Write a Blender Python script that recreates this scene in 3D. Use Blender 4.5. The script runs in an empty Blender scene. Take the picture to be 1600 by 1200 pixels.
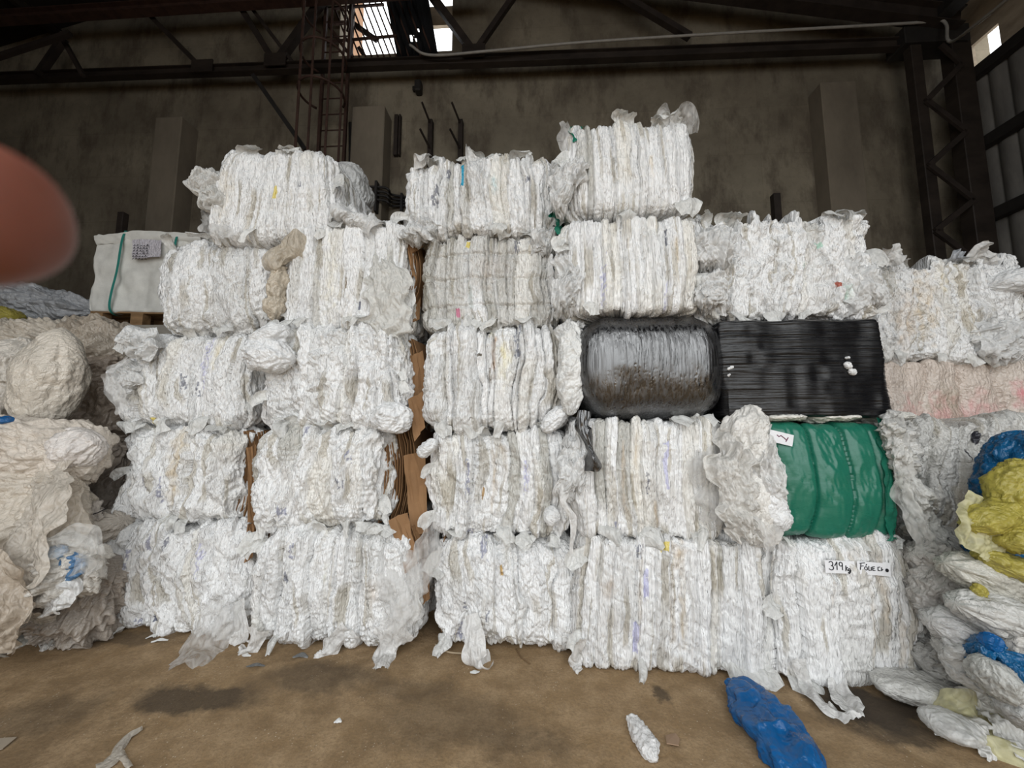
import bpy, bmesh, math, random
import numpy as np
from mathutils import Vector, Matrix, Euler

C = bpy.context.scene.collection
R = math.radians
F = 600.0                       # focal length in pixels of the 1600x1200 frame
PITCH = R(5.9)
CAMZ = 1.6
YAW = R(-3.0)                   # the building is turned 3 degrees against the lens
CP, SP = math.cos(PITCH), math.sin(PITCH)

# ---------------------------------------------------------------- placing
def ray(px, py):
    u, v = (px - 800.0) / F, (py - 600.0) / F
    return Vector((u, CP + v * SP, SP - v * CP))
def P(px, py, Y):
    d = ray(px, py)
    return Vector((0, 0, CAMZ)) + d * (Y / d.y)
def G(px, py, z=0.0):
    d = ray(px, py)
    return Vector((0, 0, CAMZ)) + d * ((z - CAMZ) / d.z)
def M2(px_len, px, py, Y):      # metres covered by px_len pixels at that depth
    return px_len / F * (Y / ray(px, py).y)
def B(px, py, ly):              # a point of the building's own frame at depth ly
    d = ray(px, py)
    c, s = math.cos(-YAW), math.sin(-YAW)
    d = Vector((c * d.x - s * d.y, s * d.x + c * d.y, d.z))
    return Vector((0, 0, CAMZ)) + d * (ly / d.y)

# ---------------------------------------------------------------- tagging
def tag(o, label, cat, group=None, kind=None):
    o['label'] = label
    o['category'] = cat
    if group: o['group'] = group
    if kind: o['kind'] = kind
    return o
def structure(o):
    o['kind'] = 'structure'
    return o
def empty(name, loc=(0, 0, 0), rz=0.0, rx=0.0, ry=0.0):
    o = bpy.data.objects.new(name, None)
    o.empty_display_size = 0.1
    C.objects.link(o)
    o.location = loc
    o.rotation_euler = (rx, ry, rz)
    return o
def link(name, me, mat, parent=None):
    if mat is not None: me.materials.append(mat)
    o = bpy.data.objects.new(name, me)
    C.objects.link(o)
    if parent is not None: o.parent = parent
    return o

# ---------------------------------------------------------------- noise
def _h(ix, iy, iz, seed):
    h = (ix.astype(np.int64) * 374761393 + iy.astype(np.int64) * 668265263 + iz.astype(np.int64) * 2147483647 + seed * 974634777) & 0xFFFFFFFF
    h = ((h ^ (h >> 13)) * 1274126177) & 0xFFFFFFFF
    h = ((h ^ (h >> 16)) * 2246822519) & 0xFFFFFFFF
    return ((h ^ (h >> 15)) & 0xFFFFFF) / float(0xFFFFFF)
def vn(x, y, z, seed=0):
    x, y, z = np.broadcast_arrays(np.asarray(x, float), np.asarray(y, float), np.asarray(z, float))
    fx, fy, fz = np.floor(x), np.floor(y), np.floor(z)
    ix, iy, iz = fx.astype(np.int64), fy.astype(np.int64), fz.astype(np.int64)
    x, y, z = x - fx, y - fy, z - fz
    x = x * x * x * (x * (x * 6 - 15) + 10); y = y * y * y * (y * (y * 6 - 15) + 10); z = z * z * z * (z * (z * 6 - 15) + 10)
    a = _h(ix, iy, iz, seed) * (1 - x) + _h(ix + 1, iy, iz, seed) * x
    b = _h(ix, iy + 1, iz, seed) * (1 - x) + _h(ix + 1, iy + 1, iz, seed) * x
    c = _h(ix, iy, iz + 1, seed) * (1 - x) + _h(ix + 1, iy, iz + 1, seed) * x
    d = _h(ix, iy + 1, iz + 1, seed) * (1 - x) + _h(ix + 1, iy + 1, iz + 1, seed) * x
    return (a * (1 - y) + b * y) * (1 - z) + (c * (1 - y) + d * y) * z
def fbm(x, y, z, seed=0, octv=3):
    t, a, n = 0.0, 0.5, 0.0
    for k in range(octv):
        t = t + a * vn(x, y, z, seed + k * 31); n += a
        x, y, z = x * 2.03, y * 2.03, z * 2.03; a *= 0.5
    return t / n
def ridge(x, y, z, seed=0, octv=2):          # sharp creases, 0..1, ridges near 1
    t, a, n = 0.0, 0.5, 0.0
    for k in range(octv):
        t = t + a * (1 - np.abs(2 * vn(x, y, z, seed + k * 37) - 1) * 1.6); n += a
        x, y, z = x * 2.1, y * 2.1, z * 2.1; a *= 0.5
    return t / n

def crumple(X, Y, Z, seed, f, n=7, aniso=(1, 1, 1), warp=1.0):
    """creases of crumpled film: folded sheets of random direction, each only in patches"""
    rs = np.random.RandomState(seed); out = 0.0
    for k in range(n):
        d = rs.normal(0, 1, 3); d /= np.linalg.norm(d); d = d * np.array(aniso); fr = rs.uniform(.55, 1.7)
        w = (X * d[0] + Y * d[1] + Z * d[2]) * f * fr + warp * vn(X * f * .5, Y * f * .5, Z * f * .5, seed + k) + rs.rand()
        tri = np.abs((w % 1) * 2 - 1)
        m = np.clip((vn(X * f * .4 + k * 7, Y * f * .4, Z * f * .4, seed + 50 + k) - .34) / .3, 0, 1)
        out = out + m * (tri - .5) / fr
    return out / math.sqrt(n)

# ---------------------------------------------------------------- meshes
def grid_mesh(name, V, wrap=False, tint=None, smooth=True):
    """V: (nu, nv, 3) -> quads; wrap joins the last column to the first."""
    nu, nv = V.shape[:2]
    idx = np.arange(nu * nv).reshape(nu, nv)
    if wrap: idx = np.concatenate([idx, idx[:1]], 0)
    q = np.stack([idx[:-1, :-1], idx[1:, :-1], idx[1:, 1:], idx[:-1, 1:]], -1).reshape(-1, 4)
    me = bpy.data.meshes.new(name)
    me.vertices.add(nu * nv)
    me.vertices.foreach_set('co', np.ascontiguousarray(V, dtype=np.float32).ravel())
    me.loops.add(q.size)
    me.loops.foreach_set('vertex_index', q.astype(np.int32).ravel())
    me.polygons.add(len(q))
    me.polygons.foreach_set('loop_start', np.arange(0, q.size, 4, dtype=np.int32))
    me.polygons.foreach_set('loop_total', np.full(len(q), 4, dtype=np.int32))
    me.polygons.foreach_set('use_smooth', np.full(len(q), smooth, dtype=bool))
    if tint is not None:
        at = me.color_attributes.new('tint', 'FLOAT_COLOR', 'POINT')
        rgba = np.ones((nu * nv, 4), np.float32)
        rgba[:, :3] = np.asarray(tint, np.float32).reshape(-1, 3)
        at.data.foreach_set('color', rgba.ravel())
    me.update(calc_edges=True)
    me.validate()
    return me
def bm_mesh(name, bm, smooth=False):
    me = bpy.data.meshes.new(name)
    bm.normal_update()
    bm.to_mesh(me); bm.free()
    if smooth:
        for p in me.polygons: p.use_smooth = True
    return me
def box_into(bm, x0, x1, y0, y1, z0, z1, bev=0.0):
    r = bmesh.ops.create_cube(bm, size=1.0, matrix=Matrix.Translation(((x0 + x1) / 2, (y0 + y1) / 2, (z0 + z1) / 2)) @ Matrix.Diagonal((x1 - x0, y1 - y0, z1 - z0, 1)))
    if bev > 0:
        es = list({e for v in r['verts'] for e in v.link_edges})
        bmesh.ops.bevel(bm, geom=es, offset=bev, segments=1, affect='EDGES')
def beam_into(bm, p, q, w, h, up=Vector((0, 0, 1)), bev=0.0):
    p, q = Vector(p), Vector(q)
    d = (q - p); L = d.length; d.normalize()
    if abs(d.dot(up)) > 0.98: up = Vector((0, 1, 0))
    s = d.cross(up).normalized(); t = s.cross(d).normalized()
    m = Matrix((s, d, t)).transposed().to_4x4()
    m.translation = (p + q) / 2
    r = bmesh.ops.create_cube(bm, size=1.0, matrix=m @ Matrix.Diagonal((w, L, h, 1)))
    if bev > 0:
        es = list({e for v in r['verts'] for e in v.link_edges})
        bmesh.ops.bevel(bm, geom=es, offset=bev, segments=1, affect='EDGES')
def ibeam_into(bm, p, q, w, h, tk=0.018):
    p, q = Vector(p), Vector(q)
    up = Vector((0, 0, 1)); d = (q - p).normalized()
    if abs(d.dot(up)) > 0.9: up = Vector((0, 1, 0))
    s = d.cross(up).normalized(); t = s.cross(d).normalized()
    prof = [(-w/2, -h/2), (w/2, -h/2), (w/2, -h/2 + tk), (tk/2, -h/2 + tk), (tk/2, h/2 - tk), (w/2, h/2 - tk), (w/2, h/2), (-w/2, h/2), (-w/2, h/2 - tk), (-tk/2, h/2 - tk), (-tk/2, -h/2 + tk), (-w/2, -h/2 + tk)]
    a = [bm.verts.new(p + s * x + t * y) for x, y in prof]
    b = [bm.verts.new(q + s * x + t * y) for x, y in prof]
    n = len(prof)
    for i in range(n): bm.faces.new((a[i], a[(i + 1) % n], b[(i + 1) % n], b[i]))
    bm.faces.new(a[::-1]); bm.faces.new(b)
def spline(pts, n):
    pts = [np.array(p, float) for p in pts]
    e = [2 * pts[0] - pts[1]] + pts + [2 * pts[-1] - pts[-2]]
    out = []
    segs = len(pts) - 1
    for t in np.linspace(0, segs, n):
        i = min(int(t), segs - 1); f = t - i
        p0, p1, p2, p3 = e[i], e[i + 1], e[i + 2], e[i + 3]
        out.append(0.5 * ((2 * p1) + (-p0 + p2) * f + (2 * p0 - 5 * p1 + 4 * p2 - p3) * f * f + (-p0 + 3 * p1 - 3 * p2 + p3) * f ** 3))
    return np.array(out)
def tube_mesh(name, pts, r, n=40, k=8, smooth_path=True):
    c = spline(pts, n) if smooth_path else np.array([tuple(p) for p in pts], float)
    n = len(c)
    T = np.gradient(c, axis=0); T /= np.linalg.norm(T, axis=1)[:, None] + 1e-9
    ref = np.array([0.13, 0.31, 0.94])
    S = np.cross(T, ref); S /= np.linalg.norm(S, axis=1)[:, None] + 1e-9
    U = np.cross(S, T)
    a = np.linspace(0, 2 * np.pi, k, endpoint=False)
    rr = np.broadcast_to(np.asarray(r, float), (n,))
    V = c[None] + rr[None, :, None] * (np.cos(a)[:, None, None] * S[None] + np.sin(a)[:, None, None] * U[None])
    V = np.concatenate([np.repeat(c[None, :1], k, 0), V, np.repeat(c[None, -1:], k, 0)], 1)
    return grid_mesh(name, V, wrap=True)

# ---------------------------------------------------------------- materials
def new_mat(name):
    m = bpy.data.materials.new(name); m.use_nodes = True
    nt = m.node_tree
    for n in list(nt.nodes): nt.nodes.remove(n)
    out = nt.nodes.new('ShaderNodeOutputMaterial')
    return m, nt, out
def N(nt, t, **kw):
    n = nt.nodes.new(t)
    for k, v in kw.items(): setattr(n, k, v)
    return n
def setin(n, **kw):
    for k, v in kw.items(): n.inputs[k.replace('_', ' ')].default_value = v
    return n
def L(nt, a, b): nt.links.new(a, b)
def coords(nt, scale=(1, 1, 1), kind='Object'):
    tc = N(nt, 'ShaderNodeTexCoord'); mp = N(nt, 'ShaderNodeMapping')
    mp.inputs['Scale'].default_value = scale
    L(nt, tc.outputs[kind], mp.inputs['Vector'])
    return mp.outputs['Vector']
def noise(nt, vec, scale, detail=3, rough=0.55, typ='FBM', dist=0.0):
    n = N(nt, 'ShaderNodeTexNoise'); n.noise_type = typ
    n.inputs['Scale'].default_value = scale; n.inputs['Detail'].default_value = detail
    n.inputs['Roughness'].default_value = rough; n.inputs['Distortion'].default_value = dist
    L(nt, vec, n.inputs['Vector'])
    return n.outputs['Fac']
def ramp(nt, fac, stops, interp='LINEAR'):
    r = N(nt, 'ShaderNodeValToRGB'); r.color_ramp.interpolation = interp
    e = r.color_ramp.elements
    while len(e) < len(stops): e.new(0.5)
    for el, (p, c) in zip(e, stops):
        el.position = p
        el.color = (c, c, c, 1) if isinstance(c, (int, float)) else (*c, 1)
    L(nt, fac, r.inputs['Fac'])
    return r.outputs['Color']
def mix(nt, fac, a, b, mode='MIX'):
    m = N(nt, 'ShaderNodeMix'); m.data_type = 'RGBA'; m.blend_type = mode
    for s, v in ((0, fac), (6, a), (7, b)):
        if hasattr(v, 'is_linked') or hasattr(v, 'links'): L(nt, v, m.inputs[s])
        elif isinstance(v, (int, float)): m.inputs[s].default_value = v if s == 0 else (v, v, v, 1)
        else: m.inputs[s].default_value = (*v, 1)
    return m.outputs[2]
def mrange(nt, v, a, b, c, d):
    n = N(nt, 'ShaderNodeMapRange')
    n.inputs[1].default_value, n.inputs[2].default_value, n.inputs[3].default_value, n.inputs[4].default_value = a, b, c, d
    L(nt, v, n.inputs[0])
    return n.outputs[0]
def bump(nt, h, strength, dist, prev=None):
    b = N(nt, 'ShaderNodeBump')
    b.inputs['Strength'].default_value = strength; b.inputs['Distance'].default_value = dist
    L(nt, h, b.inputs['Height'])
    if prev is not None: L(nt, prev, b.inputs['Normal'])
    return b.outputs['Normal']
def principled(nt, out, base, rough, nrm=None, spec=0.5, metal=0.0, **kw):
    p = N(nt, 'ShaderNodeBsdfPrincipled')
    if hasattr(base, 'links'): L(nt, base, p.inputs['Base Color'])
    else: p.inputs['Base Color'].default_value = (*base, 1)
    if hasattr(rough, 'links'): L(nt, rough, p.inputs['Roughness'])
    else: p.inputs['Roughness'].default_value = rough
    p.inputs['Specular IOR Level'].default_value = spec
    p.inputs['Metallic'].default_value = metal
    p.inputs['IOR'].default_value = kw.pop('IOR', 1.5)
    for k, v in kw.items(): p.inputs[k.replace('_', ' ')].default_value = v
    if nrm is not None: L(nt, nrm, p.inputs['Normal'])
    if out is not None: L(nt, p.outputs[0], out.inputs['Surface'])
    return p

def wave(nt, vec, scale, dist, dscale=1.5, direction='X', prof='TRI', phase=0.0):
    w = N(nt, 'ShaderNodeTexWave'); w.wave_type = 'BANDS'; w.bands_direction = direction; w.wave_profile = prof
    w.inputs['Scale'].default_value = scale; w.inputs['Distortion'].default_value = dist
    w.inputs['Detail'].default_value = 2.0; w.inputs['Detail Scale'].default_value = dscale; w.inputs['Phase Offset'].default_value = phase
    L(nt, vec, w.inputs['Vector'])
    return w.outputs['Fac']
def film_mat(name, fine=(55, 55, 20), bs=0.55, rough=(0.22, 0.5), opacity=1.0, colour=None, spec=0.5, streak=0.3, along='Z'):
    m, nt, out = new_mat(name)
    v = coords(nt, fine)
    w1 = noise(nt, v, 1.0, 3, 0.6, 'RIDGED_MULTIFRACTAL', 0.8)
    w2 = noise(nt, coords(nt, (fine[0] * .4, fine[1] * .4, fine[2] * .6)), 1.0, 2, 0.5, 'FBM', 1.5)
    k = fine[0] / 55.0
    if along == 'Z':
        wa = wave(nt, coords(nt, (1, .8, fine[2] / fine[0])), 16 * k, 7.0, 2.0)
        wb = wave(nt, coords(nt, (.75, 1, .9 * fine[2] / fine[0])), 30 * k, 10.0, 1.5, 'DIAGONAL')
    else:
        wa = noise(nt, coords(nt, (fine[0] * .8, fine[1] * 1.6, fine[2] * 1.6)), 1.0, 3, .6, 'RIDGED_MULTIFRACTAL', 1.6)
        wb = wave(nt, coords(nt, (1, .7, .9)), 26 * k, 14.0, 1.0, 'DIAGONAL', 'TRI')
    n1 = bump(nt, w1, bs * .5, 0.005)
    n2 = bump(nt, w2, bs * .9, 0.014, n1)
    n3 = bump(nt, wa, bs * .55, 0.010, n2)
    n4 = bump(nt, wb, bs * .5, 0.006, n3)
    if colour is None:
        at = N(nt, 'ShaderNodeAttribute'); at.attribute_name = 'tint'
        col = at.outputs['Color']
    else:
        rgb = N(nt, 'ShaderNodeRGB'); rgb.outputs[0].default_value = (*colour, 1); col = rgb.outputs[0]
    # thinner, greyer stretches of film
    big = noise(nt, coords(nt, (fine[0] * .35, fine[1] * .35, fine[2] * .22)), 1.0, 4, 0.65, 'FBM', 1.0)
    col = mix(nt, mrange(nt, big, 0.52, 0.72, 0.0, streak), col, (0.60, 0.585, 0.55), 'MULTIPLY')
    rg = mrange(nt, w2, 0.3, 0.7, rough[0], rough[1])
    p = principled(nt, None, col, rg, n4, spec)
    if opacity < 1.0:
        tr = N(nt, 'ShaderNodeBsdfTransparent'); mx = N(nt, 'ShaderNodeMixShader')
        tl = N(nt, 'ShaderNodeBsdfTranslucent'); L(nt, col, tl.inputs['Color']); L(nt, n4, tl.inputs['Normal'])
        m0 = N(nt, 'ShaderNodeMixShader'); m0.inputs[0].default_value = 0.15
        L(nt, p.outputs[0], m0.inputs[1]); L(nt, tl.outputs[0], m0.inputs[2])
        op = mrange(nt, w2, 0.3, 0.7, max(0.0, opacity - .2), min(1.0, opacity + .2))
        L(nt, op, mx.inputs[0]); L(nt, tr.outputs[0], mx.inputs[1]); L(nt, m0.outputs[0], mx.inputs[2])
        L(nt, mx.outputs[0], out.inputs['Surface'])
    else:
        L(nt, p.outputs[0], out.inputs['Surface'])
    return m
def wrap_mat(name, colour, fine, bs, rough, spec=0.8, ior=1.5):
    m, nt, out = new_mat(name)
    w = noise(nt, coords(nt, fine), 1.0, 3, 0.6, 'FBM', 0.3)
    w2 = noise(nt, coords(nt, tuple(f * .33 for f in fine)), 1.0, 3, 0.6, 'RIDGED_MULTIFRACTAL', 0.4)
    n = bump(nt, w, bs, 0.006)
    n = bump(nt, w2, bs * .8, 0.012, n)
    principled(nt, out, colour, mrange(nt, w, .3, .7, rough[0], rough[1]), n, spec, IOR=ior)
    return m
def plain_mat(name, colour, rough=0.6, var=0.25, sc=(6, 6, 6), bs=0.2, metal=0.0, spec=0.4, second=None):
    m, nt, out = new_mat(name)
    n = noise(nt, coords(nt, sc), 1.0, 5, 0.65)
    c2 = second or tuple(c * (1 - var * 1.6) for c in colour)
    col = mix(nt, mrange(nt, n, 0.35, 0.68, 0, 1), colour, c2)
    fine = noise(nt, coords(nt, tuple(s * 9 for s in sc)), 1.0, 3, 0.6)
    principled(nt, out, col, rough, bump(nt, fine, bs, 0.004), spec, metal)
    return m
# ---------------------------------------------------------------- baled film
WHITE = ((.87, .872, .868), (.83, .832, .826), (.89, .892, .89), (.77, .772, .765))
CREAM = ((.86, .845, .80), (.83, .81, .76), (.80, .785, .745))
GREY = ((.63, .62, .59), (.70, .69, .66), (.56, .55, .51))
STYLE = dict(lw=.075, la=.055, off=.032, fw=.024, fa=.023, lump=.03, rid=.016, bulge=.025, re=.09, rc=.13, wire=.0, f2=.012, cr=.022,
             pal=(WHITE, CREAM, GREY), wts=(.74, .18, .08), q=1.25, ragged=.022, warp=1.0, lean=0.0)

def rrect(s, W, D, r):
    """closed rounded rectangle, counter-clockwise from the middle of the back; returns x, y, nx, ny"""
    a, b = W - 2 * r, D - 2 * r
    q = math.pi * r / 2
    segs = [a / 2, q, b, q, a, q, b, q, a / 2]
    st = np.concatenate([[0], np.cumsum(segs)])
    x = np.zeros_like(s); y = np.zeros_like(s); nx = np.zeros_like(s); ny = np.zeros_like(s)
    k = np.clip(np.searchsorted(st, s, side='right') - 1, 0, 8)
    t = s - st[k]
    def put(i, X, Y, NX, NY):
        m = k == i
        x[m], y[m], nx[m], ny[m] = X(t[m]), Y(t[m]), NX(t[m]), NY(t[m])
    z = lambda t: t * 0; o = lambda t: t * 0 + 1
    put(0, lambda t: -t, lambda t: z(t) + D / 2, z, o)
    put(8, lambda t: a / 2 - t, lambda t: z(t) + D / 2, z, o)
    put(2, lambda t: z(t) - W / 2, lambda t: b / 2 - t, lambda t: -o(t), z)
    put(4, lambda t: -a / 2 + t, lambda t: z(t) - D / 2, z, lambda t: -o(t))
    put(6, lambda t: z(t) + W / 2, lambda t: -b / 2 + t, o, z)
    for i, cx, cy, a0 in ((1, -a / 2, b / 2, 90), (3, -a / 2, -b / 2, 180), (5, a / 2, -b / 2, 270), (7, a / 2, b / 2, 0)):
        put(i, lambda t: cx + r * np.cos(R(a0) + t / r), lambda t: cy + r * np.sin(R(a0) + t / r), lambda t: np.cos(R(a0) + t / r), lambda t: np.sin(R(a0) + t / r))
    return x, y, nx, ny, st

def bale_body(name, W, H, D, seed, st, marks=(), bounds=None, stripes=None):
    rs = np.random.RandomState(seed)
    rc, q = st['rc'], st['q']
    stn = rrect(np.array([0.0]), W, D, rc)[4]
    tot = stn[-1]
    front0, front1 = stn[4], stn[5]
    sm = np.linspace(0, tot, 4000)
    dens = np.where((sm > stn[3] - .02) & (sm < stn[6] + .02), 165 * q, 80 * q)
    depthf = np.clip(np.minimum(np.abs(sm - stn[3]), np.abs(sm - stn[6])) / D, 0, 1)
    dens = np.where((sm < stn[3]) | (sm > stn[6]), dens * (1 - .55 * depthf), dens)
    dens = np.where((sm < stn[2]) | (sm > stn[7]), 14, dens)
    cum = np.concatenate([[0], np.cumsum((dens[1:] + dens[:-1]) / 2 * np.diff(sm))])
    n = int(cum[-1])
    s = np.interp(np.linspace(0, cum[-1], n, endpoint=False), cum, sm)
    x, y, nx, ny, _ = rrect(s, W, D, rc)
    re = min(st['re'], H * .45)
    nv = int(135 * q * H / .8)
    w = np.linspace(0, 1, nv); w = .72 * w + .28 * (.5 - .5 * np.cos(np.pi * w))
    z = w * H
    inset = np.zeros(nv); phi = np.zeros(nv)
    lo = z < re; hi = z > H - re
    inset[lo] = re * (1 - np.sqrt(np.clip(1 - ((re - z[lo]) / re) ** 2, 0, 1))); phi[lo] = -np.arcsin(np.clip((re - z[lo]) / re, 0, 1)) * .9
    inset[hi] = re * (1 - np.sqrt(np.clip(1 - ((z[hi] - H + re) / re) ** 2, 0, 1))); phi[hi] = np.arcsin(np.clip((z[hi] - H + re) / re, 0, 1)) * .9
    out = st['bulge'] * (1 - (2 * w - 1) ** 2) - inset
    S, Z = np.meshgrid(s, z, indexing='ij')
    X0 = x[:, None] + nx[:, None] * out[None]; Y0 = y[:, None] + ny[:, None] * out[None]
    k = st['warp']
    # the whole bale is a little out of true
    sk = st['skew'] if 'skew' in st else 1.0
    X0 = X0 + sk * .05 * (vn(Z * 2.3, nx[:, None] * 1.2 + 5, 1, seed + 40) - .5); Y0 = Y0 + sk * .05 * (vn(X0 * 1.7, Z * 1.9, ny[:, None], seed + 41) - .5)
    X0 = X0 * (1 + st.get('taper', 0) * (.5 - Z / H))
    SW = S + k * (.06 * (vn(S * 2.2, Z * 1.7, 0, seed + 1) - .5) + .05 * (vn(S * 6, Z * 3.2, 0, seed + 2) - .5) + .02 * (vn(S * 15, Z * 9, 0, seed + 22) - .5)) + st['lean'] * (Z - H / 2) - st.get('bow', 0) * np.sin(np.pi * Z / H)
    def folds(field, width, n_extra, power, sd):
        r2 = np.random.RandomState(sd)
        wd = np.clip(r2.lognormal(0, .55, int(tot / width) + n_extra), .3, 2.6) * width
        bb = np.concatenate([[-9], np.cumsum(wd) - 12 * width])
        i = np.clip(np.searchsorted(bb, field, side='right') - 1, 0, len(bb) - 2)
        tt = np.clip(2 * (field - bb[i]) / np.maximum(bb[i + 1] - bb[i], 1e-4) - 1, -1, 1)
        return i, np.sqrt(np.clip(1 - np.abs(tt) ** power, 0, 1)) - 1, len(bb), np.minimum(bb[i + 1] - bb[i], width * 2)
    # broad film layers, each a rounded pillow whose crease comes and goes
    if bounds is None:
        li, prof, nb, wl = folds(SW, st['lw'], 40, 3.4, seed + 60)
    else:
        b = np.sort(np.concatenate([[-9], np.arange(-.2, front0 - .05, .2), [front0 + v * (front1 - front0) for v in bounds], np.arange(front1 + .25, tot + .4, .2)]))
        li = np.clip(np.searchsorted(b, SW, side='right') - 1, 0, len(b) - 2)
        t = np.clip(2 * (SW - b[li]) / np.maximum(b[li + 1] - b[li], 1e-4) - 1, -1, 1)
        prof = np.sqrt(np.clip(1 - np.abs(t) ** st.get('pw', 2.6), 0, 1)) - 1; nb = len(b)
    b = np.zeros(nb)
    depth = rs.uniform(.4, 1.25, nb) * st['la']
    cm = (.35 + 1.1 * vn(li * 5.13, Z * 3.1, 2, seed + 24)) if bounds is None else 1.0
    loff = (vn(li * 3.71, Z * 2.2, 1, seed + 3) - .5) * st['off'] * 1.6 + (rs.normal(0, 1, nb) * st['off'] * .35)[li]
    d = depth[li] * prof * cm + loff
    fi = li
    if st['fa'] > 0:
        # patches of close folding next to smoother bulges
        patch = np.clip((vn(X0 * 5 + 3, Y0 * 5, Z * 3.2, seed + 25) - .22) / .4, .12, 1)
        SF = SW + k * (.026 * (vn(S * 12, Z * 6, 3, seed + 4) - .5) + .014 * (vn(S * 30, Z * 15, 3, seed + 5) - .5))
        fi, pf, nf, _ = folds(SF, st['fw'], 80, 3.0, seed + 61)
        fd = rs.uniform(.15, 1.3, nf) * st['fa']
        d = d + fd[fi] * (.3 + 1.2 * vn(fi * 1.93, Z * 6, 5, seed + 6)) * (pf + .25) * patch
        SG = SF + k * (.012 * (vn(S * 40, Z * 20, 3, seed + 26) - .5))
        gi, pg, ng, _ = folds(SG, st['f2'], 120, 2.6, seed + 62)
        d = d + st['fa'] * .42 * (.2 + 1.3 * vn(gi * 2.7, Z * 9, 6, seed + 27)) * (pg + .25) * patch
    d = d + st['lump'] * 2 * (fbm(X0 * 6, Y0 * 6, Z * 5, seed + 7, 2) - .5)
    if st['rid'] > 0:
        d = d + st['cr'] * 1.5 * crumple(X0, Y0, Z, seed + 70, 11, 6, (1, 1, .45))
        d = d + st['rid'] * 1.1 * crumple(X0, Y0, Z, seed + 90, 28, 6, (1, 1, .6))
    if st['wire'] > 0:
        for wz in (.22, .5, .78):
            zz = Z - H * wz - .02 * (vn(S * 3, 0, wz * 9, seed + 10) - .5)
            d = d - st['wire'] * np.exp(-(zz / .014) ** 2)
    if stripes is not None:
        d = d + stripes * (vn(S * 2.0, Z * 60, 0, seed + 11) - .5) + stripes * (vn(S * 3.5, Z * 130, 0, seed + 12) - .5)
    cphi, sphi = np.cos(phi)[None], np.sin(phi)[None]
    rag = rs.normal(0, 1, nb)[li] * st['ragged'] + (vn(fi * 2.31, 0.5, 7, seed + 13) - .5) * st['ragged'] * 1.3
    edge = np.clip((Z - H * .72) / (H * .28), 0, 1) ** 2
    edgeb = np.clip((H * .12 - Z) / (H * .12), 0, 1) ** 2
    VX = X0 + nx[:, None] * d * cphi
    VY = Y0 + ny[:, None] * d * cphi
    VZ = Z + d * sphi * .8 + rag * edge - rag * .4 * edgeb
    body = np.stack([VX, VY, VZ], -1)
    # caps: shrink the last ring to the middle
    caps_t, caps_b = [], []
    top, bot = body[:, -1], body[:, 0]
    for m in (.96, .9, .8, .62, .4, .15, 0.0):
        cx = top.copy(); cx[:, 0] *= m; cx[:, 1] *= m
        cx[:, 2] = top[:, 2] * (m ** 2) + (1 - m ** 2) * H + .02 * (vn(cx[:, 0] * 9, cx[:, 1] * 9, 0, seed + 20) - .5)
        caps_t.append(cx)
        cb = bot.copy(); cb[:, 0] *= m; cb[:, 1] *= m; cb[:, 2] = bot[:, 2] * m
        caps_b.append(cb)
    V = np.concatenate([np.stack(caps_b[::-1], 1), body, np.stack(caps_t, 1)], 1)
    # film colour of each layer
    pals = rs.choice(len(st['pal']), size=nb, p=st['wts'])
    lc = np.array([st['pal'][p][rs.randint(len(st['pal'][p]))] for p in pals])
    col = lc[li]
    # each layer's own film shows only over part of its height
    fw_ = np.clip((vn(li * 2.9, Z * 2.6, 3, seed + 30) - .3) / .35, 0, 1)[..., None]
    base = np.array(st['pal'][0][0])
    col = base * (1 - fw_) + col * fw_
    g1 = np.clip((vn(fi * 1.37, Z * 2.2, 9, seed + 14) - .62) / .2, 0, 1)
    g2 = np.clip((vn(fi * 3.17, Z * 3.1, 4, seed + 31) - .70) / .15, 0, 1)
    col = col * (1 - .13 * g1[..., None])
    col = col * (1 - g2[..., None]) + col * np.array((.70, .665, .60)) * g2[..., None] if st['fa'] > 0 else col
    U = (S - front0) / (front1 - front0); VV = 1 - Z / H
    for mk in marks:
        u, v, wu, hv, c, kind = mk[:6]
        a = (U - u) / wu + .5 * (vn(U * 40, VV * 14, 2, seed + 15) - .5); bb = (VV - v) / hv + .5 * (vn(U * 30, VV * 20, 4, seed + 16) - .5)
        inside = (np.abs(a) < .5) & (np.abs(bb) < .5)
        if kind == 'print':       # rows of small illegible print on a scrap of film
            rows = vn(U * W * 130, VV * H * 55, 6, seed + 17)
            inside = inside & (rows > .46)
            f = inside * .8
        elif kind == 'stain':
            f = np.clip(1.15 - 2 * np.sqrt(a * a + bb * bb), 0, 1) * (.35 + .65 * vn(U * W * 45, VV * H * 9, 8, seed + 18))
        else:
            f = inside * 1.0
        col = col * (1 - f[..., None]) + np.array(c) * f[..., None]
    T = np.concatenate([np.repeat(col[:, :1], 7, 1), col, np.repeat(col[:, -1:], 7, 1)], 1)
    return grid_mesh(name, V, wrap=True, tint=T)

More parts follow.
